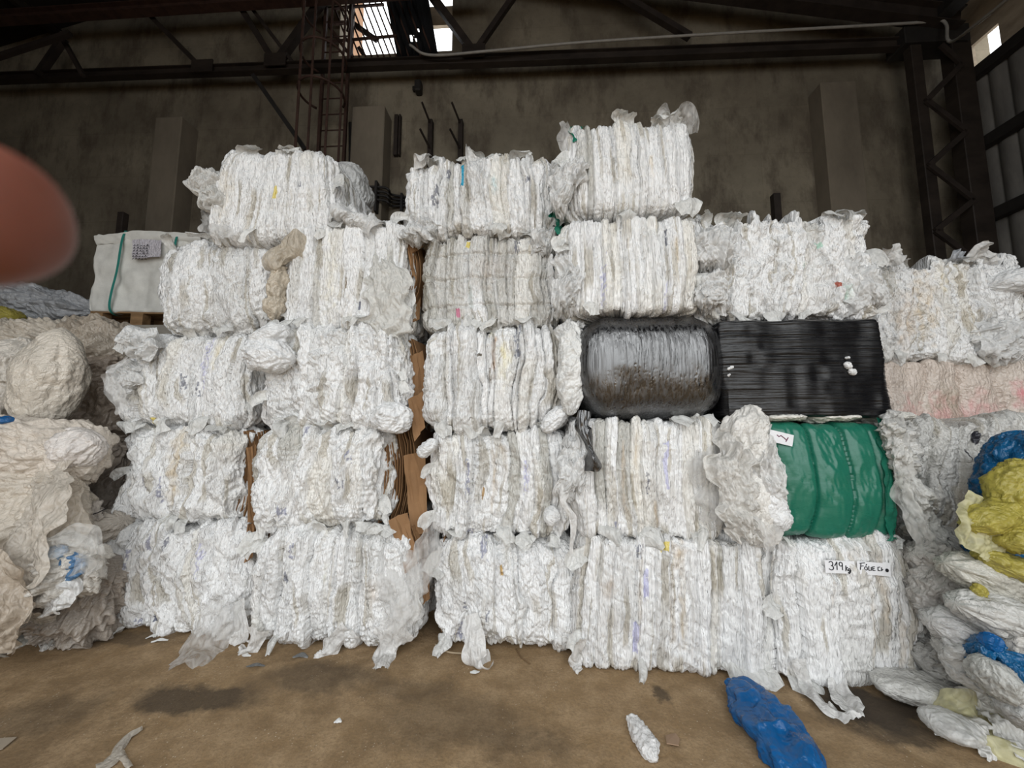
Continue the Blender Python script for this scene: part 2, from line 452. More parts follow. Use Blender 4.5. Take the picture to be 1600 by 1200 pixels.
def sheet_mesh(name, pts, widths, side, seed, amp=.03, nu=26, nv=30, tint=None, curl=0.0, fray=.25, freq=1.0):
    """a crumpled band of film along a path; side is its width direction"""
    c = spline(pts, nv)
    T = np.gradient(c, axis=0); T /= np.linalg.norm(T, axis=1)[:, None] + 1e-9
    sd = np.array(side, float)[None] - (T @ np.array(side, float))[:, None] * T
    sd /= np.linalg.norm(sd, axis=1)[:, None] + 1e-9
    nn = np.cross(T, sd)
    wd = np.interp(np.linspace(0, 1, nv), np.linspace(0, 1, len(widths)), widths)
    a = np.linspace(-.5, .5, nu)
    A, Tt = np.meshgrid(a, np.linspace(0, 1, nv), indexing='ij')
    Lp = np.linalg.norm(np.diff(c, axis=0), axis=1).sum()
    wm = max(widths)
    f = 1 + fray * (vn(Tt * Lp * 14, np.sign(A) * 5, 0, seed + 1) - .5) * 2 * np.abs(A) * 2
    D = amp * 1.6 * (vn(A * wm * 12 * freq, Tt * Lp * 5 * freq, 1, seed + 3) - .5)
    D = D + amp * 1.3 * crumple(A * wm, Tt * Lp, 0 * A, seed + 2, 9 * freq, 6, (1, .4, 1)) + amp * .7 * crumple(A * wm, Tt * Lp, 0 * A, seed + 12, 24 * freq, 6, (1, .5, 1))
    D = D - curl * wm * (2 * np.abs(A)) ** 2
    endr = fray * .14 * Lp * (vn(A * wm * 22, 0, 3, seed + 5) - .5)
    V = c[None] + sd[None] * (A * f)[..., None] * wd[None, :, None] + nn[None] * D[..., None] + T[None] * (endr * (Tt ** 4))[..., None]
    tt = None
    if tint is not None: tt = np.broadcast_to(np.array(tint), V.shape)
    return grid_mesh(name, V, tint=tt)

def blob_mesh(name, a, b, c, seed, amp=.06, folds=.05, ntheta=None, nt=None, pinch=(0.5, 0.5), flat=0.0, tail=None, freq=1.0, tint=(.8, .79, .76), patches=(), square=2.3, kink=0.0, long=0.0):
    """a stuffed or crumpled bag: long axis x of half-length a, half-widths b (y) and c (z)"""
    ntheta = int(np.clip(2 * np.pi * max(b, c) / .007, 48, 280)); nt = int(np.clip(2 * a / .006, 48, 230))
    t = np.linspace(0, 1, nt); t = .6 * t + .4 * (.5 - .5 * np.cos(np.pi * t))
    th = np.linspace(0, 2 * np.pi, ntheta, endpoint=False)
    TH, TT = np.meshgrid(th, t, indexing='ij')
    xx = 2 * TT - 1
    prof = np.clip(1 - np.abs(xx) ** square, 0, 1) ** np.where(xx < 0, pinch[0], pinch[1])
    nearend = np.abs(xx) ** 3
    ct, sn = np.cos(TH), np.sin(TH)
    px_, py_, pz_ = xx * a, ct * b * prof, sn * c * prof
    g = (a * b * c) ** (1 / 3)
    f = freq / g
    # the outline itself is uneven
    d = amp * 2.2 * (fbm(px_ * f * 1.1, py_ * f * 1.1, pz_ * f * 1.1, seed + 1, 2) - .5)
    # pleats gathered towards the ends
    ph = (TH * 9 / np.pi + 2.2 * vn(xx * 2.5, ct * 1.5, sn * 1.5, seed) + .8 * vn(xx * 7, ct * 4, sn * 4, seed + 4))
    d = d + folds * min(b, c) * (nearend * .8 + .08) * (np.abs((ph % 2) - 1) - .5) * 2
    d = d + amp * 1.0 * crumple(px_, py_, pz_, seed + 10, f * 1.3, 6, (.45, 1, 1))
    d = d + amp * .95 * crumple(px_, py_, pz_, seed + 20, f * 3.0, 7, (.5, 1, 1))
    d = d + amp * .6 * crumple(px_, py_, pz_, seed + 30, f * 7.5, 7, (.7, 1, 1))
    if long: d = d + long * crumple(px_, py_, pz_, seed + 40, f * 2.2, 8, (.18, 1, 1), 1.6)
    d = d * np.clip(prof * 2.2, 0.02, 1)
    off = amp * .8 * (fbm(px_ * f, py_ * f, pz_ * f, seed + 5, 2) - .5)
    V = np.stack([px_ + off, ct * (b * prof + d), sn * (c * prof + d)], -1)
    if kink: V[..., 2] += kink * xx ** 2
    if flat > 0:
        zf = -c * (1 - flat)
        V[..., 2] = np.where(V[..., 2] < zf, zf + (V[..., 2] - zf) * .12, V[..., 2])
    tone = 1 - .10 * np.clip((vn(px_ * f * 2, py_ * f * 2, pz_ * f * 2, seed + 6) - .5) / .2, 0, 1)
    col = np.array(tint, float) * tone[..., None]
    for (ux, uth, r, cc) in patches:
        dd = np.sqrt((xx - ux) ** 2 + (np.angle(np.exp(1j * (TH - uth))) * .6) ** 2) + .25 * (vn(xx * 7, ct * 5, sn * 5, seed + 9) - .5)
        f_ = np.clip((r - dd) / .06, 0, 1)[..., None]
        col = col * (1 - f_) + np.array(cc) * f_
    return grid_mesh(name, V, wrap=True, tint=col)

def place(o, loc, ang=0.0, yaw=0.0, tilt=0.0):
    """lay an object's x axis at an angle in the view plane (ang, degrees, counter-clockwise), then yaw it about the vertical"""
    m = Matrix.Rotation(R(yaw), 4, 'Z') @ Matrix.Rotation(R(-ang), 4, 'Y') @ Matrix.Rotation(R(tilt), 4, 'X')
    o.rotation_euler = m.to_euler()
    o.location = loc
    return o
# ---------------------------------------------------------------- the materials
MF = film_mat('crumpled_white_film', bs=.8, rough=(.14, .4))
MF_STRAIGHT = film_mat('folded_white_film', (70, 70, 12), .75, (.14, .4))
MF_SOFT = film_mat('soft_white_film', (38, 38, 30), .8, (.14, .4))
MF_CLEAR = film_mat('thin_clear_film', (26, 26, 18), .5, (.14, .38), .62)
MF_HAZE = film_mat('hazy_film', (30, 30, 20), .7, (.12, .36), .97)
MF_BAG = film_mat('bag_film', (30, 44, 44), .75, (.1, .32), along='X')
MF_SHRED = film_mat('coloured_film', (24, 24, 18), .5, (.15, .4), along='X')
MF_VEIL = film_mat('veil_film', (30, 30, 12), .35, (.2, .5), .42)
M_BLACK_V = wrap_mat('black_stretch_film', (.006, .006, .007), (70, 70, 2.5), .6, (.06, .6), 1.0, 1.8)
M_BLACK_H = wrap_mat('black_wrap_film', (.006, .006, .007), (4, 4, 90), .8, (.2, .36), .55)
M_GREEN = wrap_mat('green_film', (.014, .155, .10), (7, 7, 20), .4, (.2, .36), .6)
M_CARD = plain_mat('corrugated_cardboard', (.33, .185, .09), .75, .18, (5, 5, 3), .25, spec=.2)
M_STEEL = plain_mat('rusty_steel', (.038, .028, .023), .7, .3, (5, 5, 5), .3, spec=.3)
M_RUST = plain_mat('red_brown_steel', (.075, .04, .03), .65, .3, (6, 6, 6), .3, spec=.3)
M_CHORD = plain_mat('brown_girder_paint', (.04, .03, .024), .6, .35, (2, 2, 4), .3, spec=.3)
M_PIPE = plain_mat('grey_conduit', (.36, .34, .31), .45, .15, (9, 9, 9), .1)
M_DARK = plain_mat('dark_iron', (.025, .022, .02), .6, .2, (9, 9, 9), .2)
M_TIMBER = plain_mat('pallet_timber', (.33, .2, .1), .7, .3, (3, 18, 18), .3, spec=.2)
M_WOVEN = plain_mat('woven_bag_cloth', (.78, .77, .72), .6, .1, (7, 7, 7), .35, spec=.35)
M_STRAP = plain_mat('green_strap', (.03, .24, .2), .45, .1, (9, 9, 9), .1)
M_PAPER = plain_mat('white_paper', (.86, .86, .88), .6, .04, (20, 20, 20), .1)
M_INK = plain_mat('black_ink', (.02, .02, .025), .6, .05)
M_REDINK = plain_mat('red_ink', (.16, .02, .06), .6, .05)
M_BLUE = film_mat('blue_film', (16, 30, 30), .7, (.1, .3), .9, (.008, .13, .38), along='X')
M_BLUE2 = film_mat('deep_blue_film', (26, 36, 36), .9, (.14, .36), 1.0, (.006, .10, .24), along='X')
M_YELLOW = film_mat('yellow_film', (26, 36, 36), .8, (.16, .4), .92, (.50, .43, .09), along='X')
M_YSHEET = film_mat('pale_yellow_film', (24, 24, 18), .5, (.16, .4), .72, (.66, .62, .36))
M_LEDGE = plain_mat('concrete_block', (.36, .33, .28), .85, .2, (3, 3, 6), .5, spec=.2)

def mat_floor():
    m, nt, out = new_mat('dirty_concrete_floor')
    v = coords(nt, (1, 1, 1))
    n1 = noise(nt, v, .9, 6, .65)
    n2 = noise(nt, v, 5.0, 6, .7)
    n3 = noise(nt, v, 60.0, 4, .7)
    col = mix(nt, mrange(nt, n1, .35, .65, 0, 1), (.34, .225, .115), (.215, .142, .076))
    col = mix(nt, mrange(nt, n2, .42, .66, 0, .9), col, (.44, .31, .18))
    col = mix(nt, mrange(nt, n3, .4, .75, 0, .55), col, (.16, .115, .07))
    vo = N(nt, 'ShaderNodeTexVoronoi'); vo.inputs['Scale'].default_value = 42.0; L(nt, v, vo.inputs['Vector'])
    sp = mrange(nt, vo.outputs['Distance'], .10, .16, 1, 0)
    gate = mrange(nt, noise(nt, v, 3.1, 3, .6), .5, .62, 0, .75)
    mg = N(nt, 'ShaderNodeMath'); mg.operation = 'MULTIPLY'; L(nt, sp, mg.inputs[0]); L(nt, gate, mg.inputs[1])
    col = mix(nt, mg.outputs[0], col, (.62, .54, .42))
    # oily damp stains with outlines of their own
    geo = N(nt, 'ShaderNodeNewGeometry')
    warp = N(nt, 'ShaderNodeTexNoise'); warp.inputs['Scale'].default_value = 2.4; warp.inputs['Detail'].default_value = 6; warp.inputs['Roughness'].default_value = .7
    L(nt, v, warp.inputs['Vector'])
    wv = N(nt, 'ShaderNodeVectorMath'); wv.operation = 'MULTIPLY_ADD'
    wv.inputs[1].default_value = (.5, .5, 0); L(nt, warp.outputs['Color'], wv.inputs[0]); L(nt, geo.outputs['Position'], wv.inputs[2])
    for (px, py, rx, ry, k) in STAINS:
        g = G(px, py)
        mp = N(nt, 'ShaderNodeMapping'); mp.vector_type = 'POINT'
        mp.inputs['Location'].default_value = (-(g.x + .25) / rx, -(g.y + .25) / ry, 0)
        mp.inputs['Scale'].default_value = (1 / rx, 1 / ry, 0)
        L(nt, wv.outputs[0], mp.inputs['Vector'])
        ln = N(nt, 'ShaderNodeVectorMath'); ln.operation = 'LENGTH'; L(nt, mp.outputs[0], ln.inputs[0])
        col = mix(nt, mrange(nt, ln.outputs['Value'], .55, 1.05, k, 0), col, (.035, .028, .022))
    rough = mrange(nt, n2, .3, .7, .75, .95)
    h = bump(nt, n3, .5, .008); h = bump(nt, n2, .4, .03, h)
    principled(nt, out, col, rough, h, .25)
    return m
STAINS = ((300, 1090, .42, .14, .75), (500, 1060, .5, .16, .5), (640, 1075, .35, .12, .35), (1370, 1110, .38, .2, .9), (1300, 1085, .2, .12, .6), (1025, 1085, .07, .10, .7), (180, 1000, .6, .12, .5), (60, 1120, .3, .2, .35), (1440, 1155, .25, .1, .7), (700, 1120, .5, .25, .35), (820, 1160, .3, .12, .3))
def mat_wall():
    m, nt, out = new_mat('stained_concrete_wall')
    v = coords(nt, (1, 1, 1))
    n1 = noise(nt, v, .55, 6, .62)
    n2 = noise(nt, coords(nt, (1.7, 1.7, .7)), 1.0, 6, .7)
    n3 = noise(nt, v, 9.0, 6, .7)
    col = mix(nt, mrange(nt, n1, .36, .64, 0, 1), (.27, .235, .175), (.145, .122, .09))
    col = mix(nt, mrange(nt, n2, .48, .62, 0, .75), col, (.10, .08, .06))
    # cast boards / patched panels
    br = N(nt, 'ShaderNodeTexBrick'); br.inputs['Scale'].default_value = 1.0
    br.inputs['Brick Width'].default_value = 1.15; br.inputs['Row Height'].default_value = .9; br.inputs['Mortar Size'].default_value = .006
    br.inputs['Color1'].default_value = (.86, .86, .86, 1); br.inputs['Color2'].default_value = (1.08, 1.07, 1.06, 1); br.inputs['Mortar'].default_value = (.78, .77, .75, 1)
    tc = N(nt, 'ShaderNodeTexCoord'); sx = N(nt, 'ShaderNodeSeparateXYZ'); cb = N(nt, 'ShaderNodeCombineXYZ')
    L(nt, tc.outputs['Object'], sx.inputs[0]); L(nt, sx.outputs['X'], cb.inputs['X']); L(nt, sx.outputs['Z'], cb.inputs['Y'])
    L(nt, cb.outputs[0], br.inputs['Vector'])
    col = mix(nt, .55, col, br.outputs['Color'], 'MULTIPLY')
    # pale salt bloom along cracks
    cr = noise(nt, coords(nt, (.7, .7, 1.5)), 1.0, 7, .72, 'RIDGED_MULTIFRACTAL')
    gate = mrange(nt, noise(nt, v, .42, 3, .5), .48, .56, 0, .8)
    mg = N(nt, 'ShaderNodeMath'); mg.operation = 'MULTIPLY'; L(nt, mrange(nt, cr, .55, .85, 0, 1), mg.inputs[0]); L(nt, gate, mg.inputs[1])
    col = mix(nt, mg.outputs[0], col, (.45, .40, .33))
    col = mix(nt, mrange(nt, n3, .5, .8, 0, .4), col, (.1, .08, .06))
    h = bump(nt, n3, .35, .02)
    principled(nt, out, col, .9, h, .2)
    return m
M_FLOOR = mat_floor()
M_WALL = mat_wall()
M_PILASTER = plain_mat('grey_render', (.225, .19, .145), .9, .28, (1.1, 1.1, .5), .35, spec=.2)
M_ROOF = plain_mat('sooty_roof_sheet', (.025, .02, .017), .85, .3, (1, 1, 1), .3, spec=.2)
M_CORR = plain_mat('fibre_cement_sheet', (.20, .19, .175), .85, .3, (2.5, 2.5, .7), .5, spec=.2)
M_BRICK = plain_mat('orange_brick_outside', (.42, .24, .14), .85, .2, (4, 4, 9), .3, spec=.2)
M_BOARD = plain_mat('dusty_soffit_board', (.42, .34, .25), .85, .3, (1.5, 1.5, 4), .4, spec=.2)
M_TARP = plain_mat('black_sheet', (.008, .008, .009), .5, .1, (3, 3, 3), .3)
def mat_skin():
    m, nt, out = new_mat('skin')
    n = noise(nt, coords(nt, (160, 160, 160)), 1.0, 4, .6)
    col = mix(nt, n, (.24, .085, .055), (.18, .06, .04))
    principled(nt, out, col, .5, bump(nt, n, .2, .0004), .4, Subsurface_Weight=.25, Subsurface_Scale=.004)
    return m
M_SKIN = mat_skin()
# ---------------------------------------------------------------- the hall
WD = 6.5
XR = B(1530, 240, WD).x
def BX(px, py, lx):
    d = ray(px, py)
    c, s = math.cos(-YAW), math.sin(-YAW)
    d = Vector((c * d.x - s * d.y, s * d.x + c * d.y, d.z))
    return Vector((0, 0, CAMZ)) + d * (lx / d.x)
def bld(name, bm_or_me, mat, parent=None, kind='structure'):
    me = bm_or_me if isinstance(bm_or_me, bpy.types.Mesh) else bm_mesh(name, bm_or_me)
    o = link(name, me, mat, parent)
    if parent is None: o.rotation_euler = (0, 0, YAW)
    if kind and parent is None: o['kind'] = kind
    return o
def bempty(name, kind='structure'):
    o = empty(name, rz=YAW)
    if kind: o['kind'] = kind
    return o

XL, YF, ZR, ZE = -12.0, -1.8, 11.6, B(1440, 58, WD).z
# floor, also outside the open front
xs = np.linspace(XL - 3, XR + 3, 240); ys = np.linspace(YF - 9, WD + .4, 200)
XX, YY = np.meshgrid(xs, ys, indexing='ij')
ZZ = .012 * (fbm(XX * .9, YY * .9, 0, 5, 4) - .5) - .002
bld('floor', grid_mesh('floor', np.stack([XX, YY, ZZ], -1)), M_FLOOR)

# back wall with its open window
def wall_with_holes(x0, x1, z0, z1, y0, y1, holes):
    bm = bmesh.new()
    xs = sorted({x0, x1, *[h[0] for h in holes], *[h[1] for h in holes]})
    zs = sorted({z0, z1, *[h[2] for h in holes], *[h[3] for h in holes]})
    def solid(i, j):
        if i < 0 or j < 0 or i >= len(xs) - 1 or j >= len(zs) - 1: return False
        cx, cz = (xs[i] + xs[i + 1]) / 2, (zs[j] + zs[j + 1]) / 2
        return not any(h[0] < cx < h[1] and h[2] < cz < h[3] for h in holes)
    vs = {}
    def v(i, j, y):
        k = (i, j, y)
        if k not in vs: vs[k] = bm.verts.new((xs[i], y, zs[j]))
        return vs[k]
    for i in range(len(xs) - 1):
        for j in range(len(zs) - 1):
            if not solid(i, j): continue
            bm.faces.new((v(i, j, y0), v(i + 1, j, y0), v(i + 1, j + 1, y0), v(i, j + 1, y0)))
            bm.faces.new((v(i, j, y1), v(i, j + 1, y1), v(i + 1, j + 1, y1), v(i + 1, j, y1)))
            if not solid(i - 1, j): bm.faces.new((v(i, j, y0), v(i, j + 1, y0), v(i, j + 1, y1), v(i, j, y1)))
            if not solid(i + 1, j): bm.faces.new((v(i + 1, j, y0), v(i + 1, j, y1), v(i + 1, j + 1, y1), v(i + 1, j + 1, y0)))
            if not solid(i, j - 1): bm.faces.new((v(i, j, y0), v(i, j, y1), v(i + 1, j, y1), v(i + 1, j, y0)))
            if not solid(i, j + 1): bm.faces.new((v(i, j + 1, y0), v(i + 1, j + 1, y0), v(i + 1, j + 1, y1), v(i, j + 1, y1)))
    return bm
def hole(pl, pt, pr, pb):
    a, b = B(pl, pb, WD), B(pr, pt, WD)
    return (a.x, b.x, a.z, b.z)
HW = hole(529, -40, 708, 88)
bld('wall_back', wall_with_holes(XL, XR + .4, -.1, ZR + 1, WD, WD + .35, [HW, hole(636, 105, 639.5, 109), hole(643, 104, 650, 109.5), hole(686, 103, 694, 108), hole(1368, 26, 1412, 35)]), M_WALL)
# outside, seen through the window: brick stack and a board
bm = bmesh.new(); a = B(512, 90, 7.6); b = B(539, 90, 7.6); box_into(bm, a.x, b.x, 7.6, 8.4, 0, ZR + 2, .02)
tag(bld('brick_chimney', bm, M_BRICK, kind=None), 'orange brick chimney outside, seen behind the barred window opening', 'chimney')
bm = bmesh.new(); a = B(1350, 45, 7.5); b = B(1440, 20, 7.5); box_into(bm, a.x, b.x, 7.5, 7.7, 0, b.z, .01)
tag(bld('brick_parapet', bm, M_BRICK, kind=None), 'orange brickwork outside, glimpsed through a slot under the roof at right', 'brickwork')
bm = bmesh.new(); a = B(668, 42, 6.9); b = B(716, 10, 6.9); box_into(bm, a.x, b.x, 6.88, 6.95, a.z, b.z)
bld('trim_1', bm, M_BOARD)

# pilasters
for (l, t, r, dpt) in ((243, 183, 284, .35), (550, 166, 601, .35), (1282, 128, 1338, .3)):
    a, b = B(l, t, WD - dpt), B(r, t, WD - dpt)
    bm = bmesh.new(); box_into(bm, a.x, b.x, WD - dpt, WD + .05, 0, a.z, .015)
    bld('pilaster', bm, M_PILASTER)

# right wall of corrugated sheets with an open slot at its top
g1, g2, g3 = BX(1575, 78, XR - .1).z, BX(1575, 203, XR - .1).z, BX(1575, 327, XR - .1).z
ys = np.linspace(YF, WD, 620); zs = np.linspace(0, g1 + .1, 24)
YY, ZZ = np.meshgrid(ys, zs, indexing='ij')
amp = np.abs(np.sin(np.pi * YY / .26)) ** .7
V = np.stack([XR - .05 * amp + .006 * (vn(YY * 3, ZZ * 2, 0, 3) - .5), YY, ZZ], -1)
bld('wall_right', grid_mesh('wall_right', V), M_CORR)
for i, z in enumerate((g1, g2, g3, g3 - 1.25, g3 - 2.5)):
    bm = bmesh.new(); box_into(bm, XR - .2, XR - .06, YF, WD, z - .09, z + .09, .008)
    bld('girt', bm, M_DARK)
# eaves board above the slot, missing by the corner
a = BX(1572, 40, XR)
V = []
bm = bmesh.new(); box_into(bm, XR - .02, XR + .04, YF, BX(1566, 66, XR).y, g1 + .05, ZE + .9)
bld('trim_2', bm, M_BOARD)
bm = bmesh.new(); box_into(bm, XR - .02, XR + .04, WD - .1, WD, g1 + .05, ZE + .9)
bld('trim_4', bm, M_BOARD)
bm = bmesh.new(); box_into(bm, XR - .02, XR + .04, BX(1566, 66, XR).y, WD - .1, BX(1545, 50, XR).z, ZE + .9)
bld('trim_3', bm, M_BOARD)
# left wall
bm = bmesh.new(); box_into(bm, XL - .3, XL, YF, WD, -.1, ZE + 2.4)
bld('wall_left', bm, M_WALL)
# roof: two slopes, their ridge left of the middle
XM = -1.6
bm = bmesh.new()
for (x0, z0, x1, z1) in ((XL - .3, ZE + .4, XM, ZR), (XM, ZR, XR + .25, ZE + .85)):
    vs = [bm.verts.new(p) for p in ((x0, YF - .4, z0), (x1, YF - .4, z1), (x1, WD + .35, z1), (x0, WD + .35, z0))]
    us = [bm.verts.new(v.co + Vector((0, 0, .12))) for v in vs]
    bm.faces.new(vs[::-1]); bm.faces.new(us)
    for i in range(4): bm.faces.new((vs[i], vs[(i + 1) % 4], us[(i + 1) % 4], us[i]))
bld('ceiling', bm, M_ROOF)
# front wall above and beside the wide loading opening, behind the photographer
FZ, FX0, FX1 = 7.2, -5.0, 5.0
bld('wall_front', wall_with_holes(XL, XR + .2, -.1, ZR + .5, YF - .3, YF, [(FX0, FX1, -.2, FZ)]), M_WALL)

# roof truss in front of the back wall
def truss_member(parent, name, p0, p1, ly, w, h, mat, ib=False):
    bm = bmesh.new()
    (ibeam_into if ib else beam_into)(bm, B(*p0, ly), B(*p1, ly), w, h)
    return bld(name, bm, mat, parent)
TR = bempty('roof_truss')
truss_member(TR, 'bottom_chord', (-150, 128), (700, 97), 6.1, .12, .16, M_CHORD, True)
truss_member(TR, 'bottom_chord', (700, 97), (1500, 66), 6.1, .12, .18, M_CHORD, True)
truss_member(TR, 'top_chord', (-150, 38), (760, -22), 5.9, .16, .17, M_RUST, True)
truss_member(TR, 'top_chord', (760, -60), (1500, 30), 5.9, .2, .3, M_STEEL, True)
for p0, p1, w in (((232, 22), (317, 108), .08), ((372, 5), (428, 96), .1), ((385, 2), (458, 98), .06), ((508, -5), (432, 100), .12), ((672, -10), (738, 80), .12), ((806, -10), (742, 82), .09), ((968, -8), (1078, 58), .1), ((100, 60), (60, 118), .1)):
    truss_member(TR, 'diagonal', p0, p1, 6.08, w, w, M_STEEL)
for (x, y) in ((316, 108), (430, 98), (740, 84)):
    c = B(x, y - 4, 6.02); bm = bmesh.new(); box_into(bm, c.x - .2, c.x + .2, 6.0, 6.03, c.z - .11, c.z + .13, .004)
    bld('gusset_plate', bm, M_CHORD, TR)
# second truss nearer the camera, only its ends come into view at top left and right
T2 = bempty('roof_truss')
truss_member(T2, 'bottom_chord', (-60, 108), (110, 52), 5.4, .07, .07, M_STEEL)
truss_member(T2, 'diagonal', (95, 55), (130, 118), 5.6, .06, .06, M_STEEL)
# purlins running the depth of the hall
for lx in (-9.5, -6.5, -3.4, .6, 3.4, 6.2):
    z = (ZR - (lx - XM) * (ZR - ZE - .85) / (XR + .25 - XM)) if lx > XM else (ZR - (XM - lx) * (ZR - ZE - .4) / (XM - XL + .3))
    bm = bmesh.new(); ibeam_into(bm, (lx, YF, z - .12), (lx, WD, z - .12), .1, .2)
    bld('purlin', bm, M_STEEL)
# heavy eaves girder along the right wall
a = B(1436, 52, 6.2)
bm = bmesh.new(); ibeam_into(bm, (a.x, 6.4, a.z + .02), (a.x, YF, a.z + .02), .24, .34)
bld('eaves_girder', bm, M_DARK)
a = B(1410, 62, 6.0); b = B(1512, 62, 6.0); bm = bmesh.new(); box_into(bm, a.x, b.x, 5.95, 6.3, a.z - .1, a.z + .2, .01)
bld('cap_plate', bm, M_DARK)

# lattice column in the right corner
LC = bempty('lattice_column')
yl = 6.0
for (t, b_, w, dp) in (((1440, 100), (1466, 400), .17, .14), ((1512, 100), (1542, 400), .30, .2)):
    pa, pb = B(*t, yl), B(*b_, yl)
    bm = bmesh.new(); box_into(bm, (pa.x + pb.x) / 2 - w / 2, (pa.x + pb.x) / 2 + w / 2, yl, yl + dp, 0, B(1440, 58, yl).z, .01)
    bld('flange', bm, M_CHORD, LC)
pts = [(1503, 100), (1448, 157), (1510, 205), (1452, 258), (1522, 312), (1462, 360), (1530, 412), (1468, 470), (1540, 520)]
pts = [(1470, 70)] + pts
for p, q in zip(pts[:-1], pts[1:]):
    bm = bmesh.new(); beam_into(bm, B(*p, yl - .03), B(*q, yl - .03), .04, .08)
    bld('lacing_bar', bm, M_STEEL, LC)

# ---------------------------------------------------------------- fittings on the wall
def btag(o, *a, **k): return tag(o, *a, **k)
# grille over the window
GR = bempty('window_grille', None)
btag(GR, 'rusty barred grille leaning across the bright window opening', 'grille')
for k in range(14):
    x = 508 + k * 9.6
    bm = bmesh.new(); beam_into(bm, B(x, -25, 6.42), B(x + 44, 88, 6.42), .03, .03); bld('bar', bm, M_RUST, GR)
for p, q, w in (((520, 13), (600, 7), .035), ((522, 37), (552, 35), .04), ((505, 66), (620, 56), .035), ((553, -30), (547, 90), .07), ((505, 28), (549, 90), .05)):
    bm = bmesh.new(); beam_into(bm, B(*p, 6.38), B(*q, 6.38), w, w); bld('crossbar', bm, M_RUST, GR)
PL = bempty('broken_plank', None); btag(PL, 'splintered dark plank hanging inside the barred window opening', 'plank')
for p, q, w in (((549, 35), (590, 64), .1), ((560, 74), (575, 95), .07)):
    bm = bmesh.new(); beam_into(bm, B(*p, 6.6), B(*q, 6.6), .03, w); bld('splinter', bm, M_DARK, PL)
# black sheet hung between the two lights of the window
nx_, nz_ = 20, 26
bm = bmesh.new()
vv = {}
for i in range(nx_ + 1):
    for j in range(nz_ + 1):
        f, g = i / nx_, j / nz_
        l = (596 + 26 * g, -35 + 130 * g); r = (664 + 22 * g, -35 + 130 * g)
        p = B(l[0] + (r[0] - l[0]) * f, l[1], 6.4 + .03 * math.sin(i * 1.3))
        vv[i, j] = bm.verts.new(p)
gone = {(8, 18), (8, 19), (9, 18), (12, 16), (10, 19)}
for i in range(nx_):
    for j in range(nz_):
        if (i, j) not in gone: bm.faces.new((vv[i, j + 1], vv[i + 1, j + 1], vv[i + 1, j], vv[i, j]))
r_ = bmesh.ops.solidify(bm, geom=bm.faces[:], thickness=.015)
btag(bld('black_sheet', bm, M_TARP, kind=None), 'torn black sheet hanging between the two bright window openings', 'sheet')
# ladder with its safety cage
LD = bempty('caged_ladder', None)
btag(LD, 'rusty caged wall ladder rising behind the top left bale to the roof', 'ladder')
ly = 6.2
a0, a1, b0, b1 = B(507, -20, ly), B(499, 300, ly), B(548, -20, ly), B(537, 300, ly)
xl_, xr_ = (a0.x + a1.x) / 2, (b0.x + b1.x) / 2
zt, zb = a0.z, 2.6
for x in (xl_, xr_):
    bm = bmesh.new(); box_into(bm, x - .025, x + .025, ly - .03, ly + .03, zb, zt, .004); bld('stringer', bm, M_RUST, LD)
z = zb + .2
while z < zt:
    bld('rung', tube_mesh('rung', [(xl_, ly, z), (xr_, ly, z)], .012, 2, 8, False), M_RUST, LD); z += .31
xc = (xl_ + xr_) / 2
hz = [B(520, y, ly - .35).z for y in (28, 92, 150)]
for z in hz:
    pts = [(xc + .36 * math.sin(t), ly - .38 - .36 * math.cos(t) + .0, z) for t in np.linspace(-2.4, 2.4, 15)]
    bld('cage_hoop', tube_mesh('cage_hoop', pts, .02, 40, 6), M_RUST, LD)
for t in (-1.3, -.6, .1, .8, 1.5):
    x, y = xc + .36 * math.sin(t), ly - .38 - .36 * math.cos(t)
    bm = bmesh.new(); box_into(bm, x - .018, x + .018, y - .006, y + .006, hz[2] - 2.2, hz[0] + .5); bld('cage_bar', bm, M_RUST, LD)
# brace from the girder down behind the bale
bm = bmesh.new(); beam_into(bm, B(396, 118, 5.9), B(478, 235, 5.9), .07, .07)
btag(bld('diagonal_brace', bm, M_DARK, kind=None), 'dark diagonal brace running down from the girder towards the caged ladder', 'brace')
# brackets with two prongs
for i, x in enumerate((672, 719)):
    BR = bempty('wall_bracket', None)
    btag(BR, ('upright steel wall bracket with two slanting prongs, the one nearer the ladder', 'upright steel wall bracket with two slanting prongs, the one farther from the ladder')[i], 'bracket', 'pronged wall brackets')
    t, b_ = B(x + 1, 188, 6.42), B(x - 2, 255, 6.42)
    bm = bmesh.new(); box_into(bm, t.x - .04, t.x + .04, 6.38, 6.5, b_.z - .7, t.z, .004); bld('upright', bm, M_STEEL, BR)
    for y0, y1, dx in ((156, 192, -14), (198, 232, -17)):
        q = B(x, y1, 6.38); p = B(x + dx, y0, 6.0)
        bm = bmesh.new(); beam_into(bm, (q.x, 6.4, q.z), (p.x, 6.05, p.z), .025, .035); bld('prong', bm, M_STEEL, BR)
t, b_ = B(622, 180, 6.45), B(622, 243, 6.45)
bm = bmesh.new(); box_into(bm, t.x - .06, t.x + .01, 6.42, 6.5, b_.z, t.z, .004); box_into(bm, t.x + .025, t.x + .06, 6.42, 6.5, b_.z, t.z, .004)
btag(bld('wall_rail', bm, M_STEEL, kind=None), 'short upright steel rail on the wall right of the middle pilaster', 'rail')
t, b_ = B(548, 192, 6.4), B(548, 255, 6.4)
bm = bmesh.new(); bmesh.ops.create_cone(bm, cap_ends=True, segments=8, radius1=.012, radius2=.05, depth=t.z - b_.z, matrix=Matrix.Translation((t.x, 6.42, (t.z + b_.z) / 2)))
btag(bld('iron_spike', bm, M_DARK, kind=None), 'dark pointed iron bar hanging between ladder and middle pilaster', 'bar')
